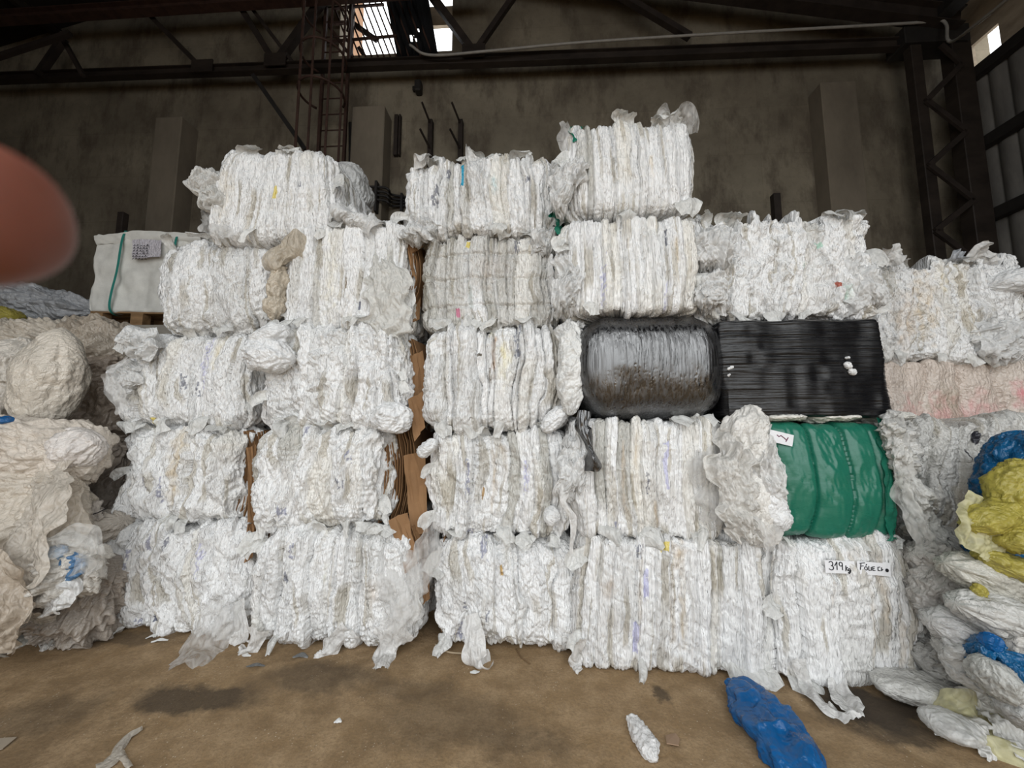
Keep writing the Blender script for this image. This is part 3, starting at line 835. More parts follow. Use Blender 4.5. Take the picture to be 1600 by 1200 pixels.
# small dark box
c = B(654, 136, 6.42)
bm = bmesh.new(); box_into(bm, c.x - .06, c.x + .06, 6.34, 6.5, c.z - .12, c.z + .1, .02)
ob = btag(bld('junction_box', bm, M_DARK, kind=None), 'small dark box on the wall below the window opening', 'box')
c2 = B(650, 136, 6.3); bm = bmesh.new(); box_into(bm, c.x - .12, c.x - .06, 6.42, 6.5, c.z - .04, c.z + .04, .01); bld('clip', bm, M_DARK, ob)
# bundle of cables past the middle pilaster
for k, dy in enumerate((0, 7, 13, 20)):
    pts = [B(538, 293 + dy, 6.1), B(570, 292 + dy, 6.08), B(600, 293 + dy, 6.08), B(608, 298 + dy, 6.12), B(612, 304 + dy * .9, 6.4), B(640, 309 + dy * .6, 6.44)]
    btag(bld('wall_cable', tube_mesh('wall_cable', pts, .022, 50, 6), M_DARK, kind=None), ('topmost', 'second from the top', 'third from the top', 'lowest')[k] + ' black cable of the bundle bending round the middle pilaster', 'cable', 'cables on the middle pilaster')
for k, x in enumerate((588, 617, 557)):
    a_, b_ = B(x, 283, 6.05), B(x, 330, 6.05)
    bm = bmesh.new(); box_into(bm, a_.x - .02, a_.x + .02, *((6.38, 6.46) if k == 1 else (6.03, 6.14)), b_.z, a_.z)
    btag(bld('cable_support', bm, M_DARK, kind=None), ('upright cable support on the face of the middle pilaster', 'upright cable support in the corner right of the middle pilaster', 'upright cable support at the left edge of the middle pilaster')[k], 'support', 'cable supports')
# grey conduit along the girder and down to the corner
pts = [B(640, 70, 5.95), B(672, 86, 5.95), B(760, 80, 5.92), B(900, 67, 5.92), B(1100, 54, 5.92), B(1300, 43, 5.92), B(1440, 35, 5.9), B(1468, 31, 5.85), B(1479, 40, 5.8), B(1480, 60, 5.7), B(1490, 64, 5.6), B(1520, 42, 5.2), B(1575, -2, 4.7), B(1640, -60, 4.2)]
btag(bld('conduit', tube_mesh('conduit', pts, .022, 140, 8), M_PIPE, kind=None), 'long grey conduit along the roof girder bending up at the right corner', 'pipe')
# starter bars sticking up behind the bales
for k, (x, y0, y1) in enumerate(((193, 333, 372), (1211, 304, 335))):
    a_, b_ = B(x, y0, 5.6), B(x, y1, 5.6)
    bm = bmesh.new(); box_into(bm, a_.x - .05, a_.x + .05, 5.55, 5.65, 0, a_.z, .006)
    btag(bld('steel_post', bm, M_STEEL, kind=None), ('rusty steel post standing behind the white strapped bag', 'rusty steel post showing above the clear bale right of the highest stack')[k], 'post')
# ---------------------------------------------------------------- bales
PRINT = (.30, .31, .42); DARKP = (.16, .17, .22); TAN = (.50, .36, .2); YEL = (.80, .66, .2); BLUEP = (.03, .34, .52); VIO = (.62, .62, .80)
def sty(**k):
    s = dict(STYLE); s.update(k); return s
S_FOLD = sty()
S_STRAIGHT = sty(lw=.06, la=.045, off=.022, fw=.019, fa=.017, lump=.014, rid=.012, cr=.014, warp=.55, re=.045, ragged=.02)
S_LUMP = sty(lw=.12, la=.055, off=.035, fw=.03, fa=.018, lump=.05, rid=.024, cr=.036, warp=1.7, re=.09, rc=.11)
S_DEEP = sty(lw=.10, la=.075, off=.04, fw=.026, fa=.02, lump=.03, re=.07, warp=1.1)
S_TIGHT = sty(lw=.05, la=.045, off=.026, fw=.018, fa=.018, lump=.022, rid=.014, cr=.02, warp=1.0, re=.06, wire=.018, pal=(GREY, CREAM, WHITE), wts=(.5, .3, .2))
S_FUZZ = sty(lw=.07, la=.045, off=.025, fw=.02, fa=.024, f2=.01, lump=.03, rid=.028, cr=.02, warp=2.2, re=.08, ragged=.04, wire=0)

GROUP = 'stacked bales of film'
def bale(box, Y, yaw, style, seed, label, D=1.1, mat=None, marks=(), flaps=8, flap_mat=None, bounds=None, stripes=None, name='film_bale', top=None, z0=None):
    l, t, r, b = box
    cx, cy = (l + r) / 2, (t + b) / 2
    zb = P(cx, b, Y).z if z0 is None else z0
    zt = P(cx, t, Y).z
    W = M2(r - l, cx, cy, Y) / max(.3, math.cos(R(yaw)))
    H = zt - zb
    fc = P(cx, cy, Y); fc.z = zb
    ax = Vector((-math.sin(R(yaw)), math.cos(R(yaw)), 0))       # depth axis
    e = empty(name, fc + ax * (D / 2), R(yaw))
    tag(e, label, 'bale', GROUP)
    mat = mat or MF
    body = link('film_body', bale_body('film_body', W, H, D, seed, style, marks, bounds, stripes), mat, e)
    rs = np.random.RandomState(seed + 500)
    fm = flap_mat or MF_HAZE
    for k in range(flaps):
        side = rs.choice(['top', 'top', 'top', 'left', 'right', 'bottom', 'bottom'])
        L_ = rs.uniform(.07, .17); w0 = rs.uniform(.06, .16)
        tone = rs.uniform(.74, .88); tint = (tone, tone, tone * .97)
        u = rs.uniform(-.46, .46)
        if side == 'top':
            p0 = (u * W, -D / 2 + .10, H - .05); p1 = (u * W + rs.normal(0, .02), -D / 2 + .04, H + L_ * .25); p2 = (u * W + rs.normal(0, .05), -D / 2 - .015, H + L_ * .42 - .02)
            if rs.rand() < .5: p2 = (p2[0], -D / 2 - .035, H - .03)
            sd = (1, .15, 0)
        elif side == 'bottom':
            p0 = (u * W, -D / 2 + .04, .10); p1 = (u * W, -D / 2 - .03, .06); p2 = (u * W + rs.normal(0, .05), -D / 2 - .05, .06 - L_ * .7)
            if zb < .05: p2 = (p2[0], -D / 2 - .10, .012)
            sd = (1, .1, 0)
        else:
            sg = -1 if side == 'left' else 1
            v = rs.uniform(.15, .9)
            p0 = (sg * (W / 2 - .07), -D / 2 + .07, v * H); p1 = (sg * (W / 2 + .01), -D / 2 + .02, v * H - .01); p2 = (sg * (W / 2 + .02 + L_ * .3), -D / 2 - .01, v * H - .08)
            sd = (0.1, .3, 1)
        link('loose_film', sheet_mesh('loose_film', [p0, p1, p2], [w0 * .8, w0, w0 * rs.uniform(.3, .9)], sd, seed * 7 + k, .025, 14, 16, tint, .15, .5), fm, e)
    e['_dims'] = (W, H, D)
    return e
def on_face(e, u, v, off=0.0):
    """a point in a bale's own frame on its front: u 0..1 from the left, v 0..1 from the top"""
    W, H, D = e['_dims']
    return Vector(((u - .5) * W, -D / 2 - off, (1 - v) * H))
def local(e, p):
    m = Matrix.Translation(e.location) @ e.rotation_euler.to_matrix().to_4x4()
    return m.inverted() @ p
def tail(e, pts, widths, seed, mat=None, side=(1, 0, 0), amp=.03, name='film_tail', tint=(.8, .79, .77), curl=.1, nu=26, nv=40, label=None, freq=1.0):
    o = link(name, sheet_mesh(name, [tuple(local(e, p)) for p in pts], widths, side, seed, amp, nu, nv, tint, curl, .4, freq), mat or MF_HAZE, e)
    if label: o['label'] = label
    return o
def bulge(e, centre, a, b, c, seed, mat=None, name='film_bulge', ang=0, yaw=0, tint=(.84, .845, .845), amp=None, folds=.10, label=None, **k):
    amp = .2 * min(a, b, c) if amp is None else amp
    o = link(name, blob_mesh(name, a, b, c, seed, amp, folds, tint=tint, **k), MF_BAG if mat is MF_HAZE else (mat or MF_BAG), e)
    place(o, local(e, centre), ang, yaw)
    if label: o['label'] = label
    return o
def tuft(e, centre, w, h, seed, mat=None, tint=(.80, .80, .79), out=.07):
    """ragged film puffing out of the end of a bale: a few overlapping crumpled sheets"""
    rs = np.random.RandomState(seed)
    c = Vector(centre)
    for k in range(3):
        dx, dz = rs.uniform(-.25, .25) * w, rs.uniform(-.2, .2) * h
        ww = w * rs.uniform(.6, .9); hh = h * rs.uniform(.6, .9); o = out * (1 - .3 * k)
        b = c + Vector((dx, 0, dz))
        pts = [b + Vector((rs.normal(0, .03), .12, hh * .5)), b + Vector((rs.normal(0, .03), -o * .5, hh * .36)), b + Vector((0, -o, 0)), b + Vector((rs.normal(0, .03), -o * .6, -hh * .36)), b + Vector((rs.normal(0, .03), .1, -hh * .52))]
        tail(e, pts, [ww * .5, ww, ww * 1.1, ww * .9, ww * .5], seed * 13 + k, mat or MF_HAZE, (1, .1, 0), .035, 'film_tuft', tint, .28, 64, 80, None, 1.9)
def card(parent, pts, seed, th=.006, label=None):
    """a bent cardboard sheet: pts is a list of (left, right) point pairs from top to bottom"""
    rs = np.random.RandomState(seed)
    bm = bmesh.new()
    rows = []
    n = len(pts)
    for i, (a, b) in enumerate(pts):
        a, b = Vector(a), Vector(b)
        row = []
        for k in range(7):
            p = a.lerp(b, k / 6)
            row.append(bm.verts.new(p + Vector(rs.normal(0, .004, 3))))
        rows.append(row)
    for i in range(n - 1):
        for k in range(6): bm.faces.new((rows[i][k], rows[i + 1][k], rows[i + 1][k + 1], rows[i][k + 1]))
    bmesh.ops.recalc_face_normals(bm, faces=bm.faces[:])
    bmesh.ops.solidify(bm, geom=bm.faces[:], thickness=th)
    o = link('cardboard_sheet', bm_mesh('cardboard_sheet', bm), M_CARD, parent)
    if label: o['label'] = label
    return o
def side_cards(e, n, seed, v0=0.0, v1=1.0, side=1, d0=0.02, d1=.5):
    """cardboard pressed against the end of a bale"""
    W, H, D = e['_dims']
    rs = np.random.RandomState(seed)
    for k in range(n):
        x = side * (W / 2 - .015 + .016 * k)
        y0 = -D / 2 + .06 + d0 + .03 * rs.rand() + .018 * k
        y1 = y0 + rs.uniform(.3, .6)
        za, zb_ = H * (1 - v0) - rs.uniform(0, .06), H * (1 - v1) + rs.uniform(0, .06)
        pts = []
        for f in np.linspace(0, 1, 7):
            bow = .05 * (1 - (2 * f - 1) ** 2) - .03
            z = za + (zb_ - za) * f
            pts.append(((x + side * bow, y0 + .02 * rs.rand(), z), (x + side * (bow + .02 * rs.rand()), y1, z)))
        card(e, pts, seed + k)

# first column from the left ------------------------------------------------
C1 = []
C1.append(bale((142, 822, 382, 984), 3.12, -5, sty(**{**S_LUMP, 'taper': .06}), 11, 'white film bale on the floor, leftmost of the bottom row', z0=.0,
     marks=[(.20, .33, .035, .2, PRINT, 'print'), (.35, .16, .03, .12, PRINT, 'print'), (.49, .12, .02, .2, DARKP, 'print'), (.82, .3, .05, .25, VIO, 'print'), (.24, .93, .05, .1, PRINT, 'print'), (.42, .85, .035, .05, DARKP, 'fill'), (.06, .62, .04, .12, PRINT, 'print'), (.09, .48, .03, .05, PRINT, 'print')]))
C1.append(bale((176, 668, 370, 826), 3.15, -6, sty(**{**S_LUMP, 're': .13, 'bulge': .05}), 12, 'white film bale with brown-stained middle, second from the floor in the leftmost stack',
     marks=[(.52, .4, .12, .9, (.62, .5, .33), 'stain'), (.6, .2, .1, .4, (.66, .55, .38), 'stain'), (.38, .62, .03, .2, PRINT, 'print'), (.2, .55, .05, .08, PRINT, 'print')]))
C1.append(bale((182, 517, 390, 668), 3.15, -4, sty(**{**S_FOLD, 're': .12}), 13, 'creamy white film bale with torn film net at its left edge, in the leftmost stack',
     marks=[(.5, .55, .05, .2, DARKP, 'print'), (.66, .62, .03, .16, DARKP, 'print'), (.72, .3, .08, .5, VIO, 'print'), (.82, .2, .08, .4, (.78, .68, .45), 'stain'), (.16, .96, .1, .08, YEL, 'fill')]))
C1.append(bale((240, 372, 418, 520), 3.15, -4, sty(**{**S_FOLD, 're': .15, 'bulge': .05, 'lw': .10}), 14, 'white film bale in front of the strapped bag, on top of the leftmost stack', flaps=6))
e = C1[0]
tail(e, [P(352, 935, 3.0), P(345, 965, 2.93), G(318, 1005, .05), G(285, 1042, .015)], [.22, .34, .36, .42], 21, MF_VEIL, amp=.035, label='veil of thin film trailing onto the floor')
tail(e, [P(368, 940, 3.0), P(376, 985, 2.95), G(362, 1008, .02)], [.1, .16, .06], 22)
e = C1[2]
tuft(e, P(214, 535, 3.06), .3, .26, 23, tint=(.84, .845, .84))
tuft(e, P(192, 595, 3.14), .22, .36, 24)
tail(e, [P(200, 560, 3.08), P(172, 585, 3.06), P(178, 615, 3.05), P(195, 640, 3.06)], [.08, .1, .12, .1], 25, MF_VEIL, (0, .3, 1))
side_cards(C1[1], 9, 31, .02, .98); side_cards(C1[0], 4, 32, .0, .45)
# second column --------------------------------------------------------------
C2 = []
C2.append(bale((382, 828, 642, 1014), 2.88, -5, sty(**{**S_DEEP, 'taper': .12, 're': .13}), 15, 'bulky white film bale flaring out at the floor, second in the bottom row', z0=0.0,
     marks=[(.2, .2, .04, .12, PRINT, 'print'), (.16, .42, .03, .1, DARKP, 'print'), (.5, .38, .03, .3, (.6, .58, .5), 'stain'), (.9, .5, .12, .3, (.8, .74, .68), 'stain')], flaps=10))
C2.append(bale((398, 662, 596, 830), 2.92, -4, sty(**{**S_LUMP, 're': .14, 'bulge': .06}), 16, 'lumpy white film bale with cardboard edges on its right end',
     marks=[(.78, .55, .07, .08, DARKP, 'print'), (.16, .82, .07, .12, PRINT, 'print'), (.34, .1, .05, .06, PRINT, 'print'), (.86, .3, .05, .12, PRINT, 'print')], flaps=8))
C2.append(bale((402, 502, 624, 678), 2.92, -5, sty(**{**S_LUMP, 're': .12, 'bulge': .05}), 17, 'fluffy white film bale with a round bag hanging off its lower right corner', flaps=9))
C2.append(bale((432, 350, 634, 512), 2.96, -6, S_STRAIGHT, 18, 'cream film bale with a clear film lobe at lower right, topmost of the second stack',
     marks=[(.58, .6, .02, .12, (.2, .14, .08), 'fill'), (.72, .8, .02, .08, DARKP, 'fill'), (.4, .5, .3, .9, (.86, .83, .74), 'stain')], flaps=8))
bulge(C2[2], P(613, 652, 2.86), .12, .12, .15, 33, ang=80)
bulge(C2[2], P(422, 555, 2.88), .2, .13, .13, 34, ang=-12)
bulge(C2[2], P(425, 530, 2.92), .16, .13, .1, 38, ang=30)
tail(C2[3], [P(592, 392, 2.95), P(600, 420, 2.86), P(602, 460, 2.84), P(604, 500, 2.86), P(600, 525, 2.86)], [.1, .3, .38, .36, .2], 35, MF_HAZE, amp=.03, name='film_lobe', tint=(.74, .73, .69), label='lobe of clear crumpled film', nu=70, nv=80)
tail(C2[3], [P(462, 358, 2.94), P(445, 385, 2.9), P(432, 412, 2.92), P(440, 425, 2.98)], [.12, .2, .2, .1], 36, MF_HAZE, amp=.03, name='dusty_film', tint=(.55, .48, .38), label='dusty beige film roll', side=(1, .2, .6), curl=.4, nu=50, nv=60)
bulge(C2[3], P(434, 458, 3.02), .24, .09, .08, 37, ang=86, tint=(.56, .49, .39), label='dusty beige film roll', long=.03)
tuft(C2[3], P(560, 352, 2.95), .34, .16, 39)
tail(C2[0], [P(618, 940, 2.85), P(612, 985, 2.78), G(603, 1020, .03), G(594, 1043, .012)], [.16, .24, .16, .1], 40)
tail(C2[0], [P(400, 985, 2.85), G(392, 1012, .03), G(372, 1016, .012)], [.16, .1, .06], 41)
tail(C2[0], [P(545, 985, 2.82), G(510, 1016, .03), G(490, 1024, .012)], [.16, .1, .05], 42)
tail(C2[0], [P(600, 850, 2.86), P(622, 900, 2.76), P(628, 950, 2.72), P(612, 990, 2.72)], [.15, .3, .34, .2], 48, MF_VEIL, amp=.04)
side_cards(C2[1], 12, 43, .02, .98); side_cards(C2[2], 7, 44, .1, .98); side_cards(C2[3], 5, 45, .06, .75); side_cards(C2[0], 3, 46, .0, .5)
# the bale resting across the first and second stacks
T1 = bale((322, 231, 520, 374), 2.98, -2, sty(**{**S_STRAIGHT, 'taper': .2, 're': .10, 'la': .06}), 19, 'white film bale with yellow scrap, lying across the tops of the two leftmost stacks', D=1.35,
     marks=[(.55, .5, .04, .12, YEL, 'fill'), (.82, .42, .05, .06, DARKP, 'print'), (.05, .5, .14, .7, (.82, .76, .66), 'stain'), (.7, .5, .05, .9, (.6, .57, .5), 'stain')], flaps=8, mat=MF)
tuft(T1, P(330, 300, 2.98), .26, .42, 47, tint=(.72, .71, .68))
tail(T1, [P(318, 330, 3.05), P(335, 352, 2.96), P(348, 372, 2.93)], [.16, .2, .12], 49, MF_VEIL)
bulge(T1, P(548, 300, 4.0), .3, .2, .25, 50, MF_HAZE, ang=-50, yaw=70, tint=(.6, .6, .59))
# third column ---------------------------------------------------------------
C3 = []
C3.append(bale((682, 842, 892, 1013), 2.88, -4, sty(**{**S_LUMP, 're': .14, 'bulge': .05}), 61, 'white film bale with printed scraps at its lower left, third in the bottom row', z0=0.0,
     marks=[(.12, .85, .16, .22, PRINT, 'print'), (.33, .68, .035, .14, DARKP, 'print'), (.1, .58, .03, .12, DARKP, 'print'), (.45, .28, .025, .12, (.62, .42, .18), 'fill'), (.3, .1, .06, .14, PRINT, 'print')], flaps=8))
C3.append(bale((670, 674, 884, 842), 2.9, -5, S_FOLD, 62, 'white film bale with a brown smear in the middle, second in the third stack',
     marks=[(.45, .4, .06, .7, (.55, .45, .33), 'stain'), (.34, .6, .025, .12, (.45, .3, .15), 'fill'), (.2, .45, .04, .3, PRINT, 'print'), (.76, .4, .05, .3, VIO, 'print'), (.25, .95, .06, .08, PRINT, 'print'), (.55, .25, .06, .4, (.6, .52, .42), 'stain')], flaps=7))
C3.append(bale((662, 506, 882, 676), 2.9, -4, sty(**{**S_DEEP, 're': .14, 'bulge': .05}), 63, 'creamy film bale with a yellow-brown streak in its middle, third in the third stack',
     marks=[(.5, .3, .05, .45, (.48, .3, .16), 'stain'), (.46, .48, .025, .14, (.2, .17, .13), 'print'), (.6, .35, .12, .45, (.84, .77, .5), 'stain'), (.48, .05, .08, .12, (.85, .78, .5), 'stain'), (.21, .35, .05, .6, (.6, .58, .54), 'stain'), (.72, .15, .05, .3, DARKP, 'print'), (.36, .3, .04, .03, (.15, .13, .1), 'fill')], flaps=7))
C3.append(bale((657, 366, 870, 510), 2.94, -4, S_TIGHT, 64, 'greyish film bale of tight dirty folds, under the one with a turquoise strip',
     marks=[(.31, .1, .03, .1, YEL, 'fill'), (.2, .85, .03, .1, (.6, .2, .3), 'fill'), (.65, .3, .2, .5, (.55, .52, .49), 'stain'), (.34, .7, .06, .3, (.5, .56, .54), 'stain'), (.8, .12, .05, .15, DARKP, 'print'), (.5, .4, .3, .5, (.62, .58, .53), 'stain')], flaps=7))
C3.append(bale((624, 245, 866, 366), 2.92, -4, S_FOLD, 65, 'white film bale with a turquoise strip, topmost of the third stack',
     marks=[(.405, .3, .022, .36, BLUEP, 'fill'), (.66, .38, .06, .25, (.55, .72, .74), 'stain'), (.18, .55, .05, .3, DARKP, 'print'), (.28, .2, .04, .12, DARKP, 'print'), (.93, .35, .04, .08, DARKP, 'print')], flaps=12, flap_mat=MF_HAZE))
tail(C3[4], [P(745, 262, 2.9), P(736, 246, 2.88), P(731, 228, 2.9)], [.14, .08, .02], 66)
tail(C3[4], [P(660, 262, 2.94), P(657, 246, 2.92), P(668, 243, 2.88)], [.12, .14, .1], 67)
tuft(C3[4], P(655, 360, 2.9), .26, .2, 68)
tuft(C3[3], P(850, 382, 2.9), .22, .26, 69)
bulge(C3[2], P(866, 655, 2.82), .12, .09, .07, 70, ang=45)
bulge(C3[2], P(668, 700, 2.86), .09, .06, .05, 71, ang=40)
tail(C3[1], [P(680, 800, 2.86), P(668, 850, 2.78), P(658, 905, 2.76), P(650, 940, 2.76)], [.06, .16, .2, .05], 72, MF_VEIL, label='hanging veil of thin film')
tail(C3[0], [P(735, 960, 2.82), P(740, 995, 2.75), G(745, 1036, .03), G(768, 1030, .02)], [.14, .12, .14, .1], 73)
side_cards(C3[0], 4, 74, .0, .95, -1, 0.0)
bulge(C3[1], P(862, 806, 2.82), .06, .05, .07, 75)
# fourth column ----------------------------------------------------------------
C4 = []
C4.append(bale((904, 842, 1200, 1048), 2.62, -4, sty(**{**S_STRAIGHT, 'taper': .08}), 81, 'wide pale film bale with yellow scrap at top, on the floor beside the labelled bale', z0=0.0, mat=MF_STRAIGHT,
     marks=[(.45, .06, .05, .07, YEL, 'fill'), (.27, .1, .04, .1, DARKP, 'print'), (.33, .35, .03, .2, VIO, 'fill'), (.27, .75, .03, .2, VIO, 'fill'), (.08, .35, .1, .25, (.5, .42, .34), 'stain'), (.5, .5, .04, .9, (.52, .45, .36), 'stain'), (.57, .55, .05, .7, (.52, .44, .33), 'stain'), (.54, .12, .1, .25, (.62, .5, .36), 'stain'), (.29, .4, .03, .8, (.6, .55, .48), 'stain')], flaps=10))
C4.append(bale((896, 655, 1128, 842), 2.66, -4, sty(**{**S_STRAIGHT, 'pal': (WHITE, CREAM, GREY), 'wts': (.35, .45, .2)}), 82, 'cream film bale under the round black bale, straight folds fanning downward', mat=MF_STRAIGHT,
     marks=[(.5, .55, .03, .18, DARKP, 'print'), (.68, .4, .035, .4, VIO, 'fill'), (.3, .5, .04, .9, (.6, .5, .38), 'stain'), (.55, .8, .06, .3, (.5, .4, .28), 'stain'), (.42, .3, .05, .6, (.66, .58, .46), 'stain'), (.2, .9, .04, .06, PRINT, 'print')], flaps=8))
tail(C4[1], [P(1118, 660, 2.68), P(1110, 720, 2.58), P(1120, 780, 2.56), P(1128, 830, 2.58)], [.2, .26, .26, .1], 83, MF_VEIL)
tail(C4[0], [P(912, 1000, 2.6), G(900, 1035, .03), G(908, 1050, .012)], [.05, .08, .05], 84)
tail(C4[1], [P(890, 740, 2.62), P(880, 780, 2.6), P(895, 810, 2.58), P(893, 865, 2.58)], [.05, .05, .04, .02], 85, amp=.015)
tuft(C4[1], P(896, 735, 2.66), .2, .4, 86)
# round black bale
K1 = bale((926, 486, 1116, 655), 2.62, -3, sty(lw=.5, la=.0, off=.0, fw=.014, fa=.006, f2=.008, lump=.012, rid=.0, bulge=.10, re=.17, rc=.14, wire=0, warp=.5, ragged=.0), 91, 'barrel-shaped bale in shiny black stretch film with a knotted tail', mat=M_BLACK_V, flaps=0)
bulge(K1, P(892, 575, 2.74), .34, .1, .1, 92, MF_HAZE, ang=88, tint=(.78, .78, .76), label='clear film end of the black bale')
tuft(K1, P(893, 520, 2.78), .2, .24, 93)
pts = [P(914, 640, 2.55), P(912, 668, 2.53), P(920, 690, 2.53), P(926, 706, 2.53), P(933, 735, 2.53)]
tail(K1, pts, [.08, .10, .055, .035, .14], 94, M_BLACK_V, name='knotted_tail', amp=.03, curl=.5)
C4.append(bale((884, 338, 1094, 488), 2.64, -4, sty(**{**S_STRAIGHT, 'wts': (.5, .38, .12)}), 95, 'cream film bale with violet print strips, directly on the round black bale', mat=MF_STRAIGHT,
     marks=[(.2, .7, .05, .45, VIO, 'print'), (.83, .25, .03, .2, DARKP, 'print'), (.82, .85, .04, .25, VIO, 'print'), (.46, .5, .02, .9, (.6, .52, .38), 'stain'), (.64, .25, .03, .35, (.5, .5, .48), 'stain'), (.92, .4, .05, .5, (.6, .5, .35), 'stain')], flaps=8))
C4.append(bale((890, 186, 1076, 333), 2.66, -4, sty(**{**S_STRAIGHT, 're': .09, 'bulge': .05, 'lw': .045, 'fw': .015}), 96, 'white film bale with a green patch at its left, topmost of the tallest stack', mat=MF_STRAIGHT,
     marks=[(.72, .55, .05, .35, (.7, .6, .46), 'stain'), (.42, .5, .03, .6, (.72, .69, .62), 'stain')], flaps=9))
tuft(C4[3], P(890, 290, 2.66), .22, .4, 97)
tuft(C4[3], P(872, 262, 2.95), .2, .2, 98)
tail(C4[3], [P(893, 240, 2.75), P(886, 215, 2.74), P(882, 192, 2.76)], [.12, .12, .06], 99, MF_VEIL)
tail(C4[3], [P(908, 222, 2.7), P(897, 210, 2.76), P(906, 198, 2.82)], [.1, .12, .08], 100, M_GREEN, name='green_film', label='scrap of green film')
tail(C4[3], [P(1035, 190, 2.66), P(1050, 178, 2.64), P(1072, 184, 2.66), P(1078, 210, 2.7)], [.12, .16, .16, .12], 101, MF_VEIL)
tail(C4[2], [P(893, 325, 2.85), P(878, 348, 2.95), P(886, 378, 2.85)], [.2, .36, .2], 102, M_GREEN, name='green_film', label='sheet of dark green film', side=(.2, 1, .2))
tuft(C4[2], P(888, 440, 2.66), .2, .42, 103)
# fifth column -----------------------------------------------------------------
K2 = bale((1132, 498, 1383, 652), 2.56, -3, sty(lw=.6, la=.0, off=.0, fw=.2, fa=0, lump=.014, rid=.0, bulge=.01, re=.035, rc=.06, wire=0, warp=.5, ragged=.0), 111, 'square bale in black wrap with a small torn hole', mat=M_BLACK_H, flaps=0, stripes=.006)
for (x, y, a, b_) in ((1325, 571, .028, .022), (1332, 581, .026, .02)):
    bulge(K2, P(x, y, 2.53), a, .02, b_, 112 + x, name='film_bulge', ang=-50, amp=.004, folds=0, label='white film swelling out of the torn hole')
for (x, y, a, b_, an) in ((1324, 559, .014, .008, 10), (1141, 575, .024, .01, 25), (1139, 586, .012, .006, 50)):
    bulge(K2, P(x, y, 2.535), a, .012, b_, 212 + x, name='film_scrap', ang=an, amp=.004, folds=0, label='white film showing through a tear')
G1 = bale((1200, 660, 1392, 843), 2.56, -3, sty(lw=.2, la=.06, pw=5.0, bow=.05, off=.015, fw=.05, fa=.0, lump=.016, rid=.003, cr=.005, bulge=.05, re=.07, rc=.1, wire=0, warp=.35, ragged=0), 121, 'dark green film bale with a small white paper label', mat=M_GREEN, flaps=0, bounds=(-.1, .26, .62, .88))
e5 = bale((1216, 848, 1448, 1056), 2.52, -4, sty(**{**S_DEEP, 'taper': .07, 'lw': .08, 'warp': .8, 'pal': (WHITE, CREAM, GREY), 'wts': (.55, .2, .25)}), 122, 'clear film bale with handwritten paper labels, on the floor below the green bale', z0=0.0, mat=MF_STRAIGHT,
     marks=[(.3, .3, .03, .6, (.55, .5, .44), 'stain'), (.64, .6, .05, .9, (.6, .54, .46), 'stain'), (.75, .35, .08, .6, (.62, .54, .44), 'stain'), (.5, .15, .2, .2, (.6, .55, .48), 'stain'), (.87, .6, .06, .8, (.64, .57, .48), 'stain')], flaps=7)
tail(e5, [P(1252, 1030, 2.5), G(1262, 1068, .04), G(1285, 1100, .03), G(1310, 1112, .02), G(1338, 1116, .02)], [.1, .1, .11, .1, .07], 123, amp=.04, label='loop of twisted film lying on the floor')
tail(e5, [P(1316, 1040, 2.5), G(1312, 1075, .04), G(1326, 1098, .05), G(1338, 1118, .03)], [.09, .1, .11, .08], 124, amp=.04, label='loop of twisted film lying on the floor')
tail(e5, [P(1350, 1040, 2.5), G(1372, 1064, .02), G(1385, 1070, .012)], [.1, .06, .03], 125)
# clear film spilling left and right of the green bale
tail(G1, [P(1190, 660, 2.62), P(1175, 720, 2.5), P(1180, 780, 2.48), P(1200, 850, 2.5)], [.22, .3, .34, .14], 126, MF_HAZE, amp=.06, name='loose_film', label='clear film hanging over the left end', freq=1.9, nu=40, nv=60)
bulge(G1, P(1165, 700, 2.62), .3, .14, .16, 127, MF_HAZE, ang=84, label='clear film hanging over the left end', tint=(.76, .74, .70))
bulge(G1, P(1178, 790, 2.58), .26, .14, .17, 128, MF_HAZE, ang=100, label='clear film hanging over the left end', tint=(.78, .76, .72))
bulge(G1, P(1206, 792, 2.5), .16, .1, .09, 129, MF_BAG, ang=-72, label='clear film hanging over the left end')
tail(G1, [P(1372, 655, 2.56), P(1385, 720, 2.5), P(1392, 790, 2.5), P(1390, 838, 2.52)], [.08, .1, .1, .1], 130, M_GREEN, name='torn_edge', side=(1, .4, 0), amp=.03, label='torn green film edge')
tail(G1, [P(1160, 662, 2.6), P(1150, 720, 2.46), P(1160, 790, 2.42), P(1170, 845, 2.44)], [.2, .28, .3, .16], 151, MF_HAZE, amp=.05, name='loose_film', label='clear film hanging over the left end', freq=1.9, nu=60, nv=90, tint=(.74, .72, .68))
tail(G1, [P(1205, 680, 2.5), P(1208, 720, 2.44), P(1215, 770, 2.42), P(1222, 800, 2.46)], [.06, .16, .16, .05], 152, MF_HAZE, amp=.04, name='loose_film', label='clear film hanging over the left end', freq=1.9, nu=40, nv=60)
tail(G1, [P(1195, 800, 2.44), P(1205, 835, 2.4), P(1203, 862, 2.42)], [.14, .16, .03], 153, MF_VEIL, amp=.03, name='loose_film', label='clear film hanging over the left end')
for k, (u0, y, w_) in enumerate(((1180, 650, .26), (1258, 650, .27), (1338, 649, .27))):
    o = link('flat_film_packet', blob_mesh('flat_film_packet', w_ / 2 + .03, .2, .035, 140 + k, .012, .03, 80, 60, (.3, .3), tint=(.80, .78, .72)), MF_BAG)
    place(o, P(u0 + 30, y + 2, 2.72), 1, -3)
    tag(o, ('flat white film packet between the black and green bales, the leftmost', 'flat white film packet between the black and green bales, the middle one', 'flat white film packet between the black and green bales, the rightmost')[k], 'packet', 'flat packets under the square black bale')
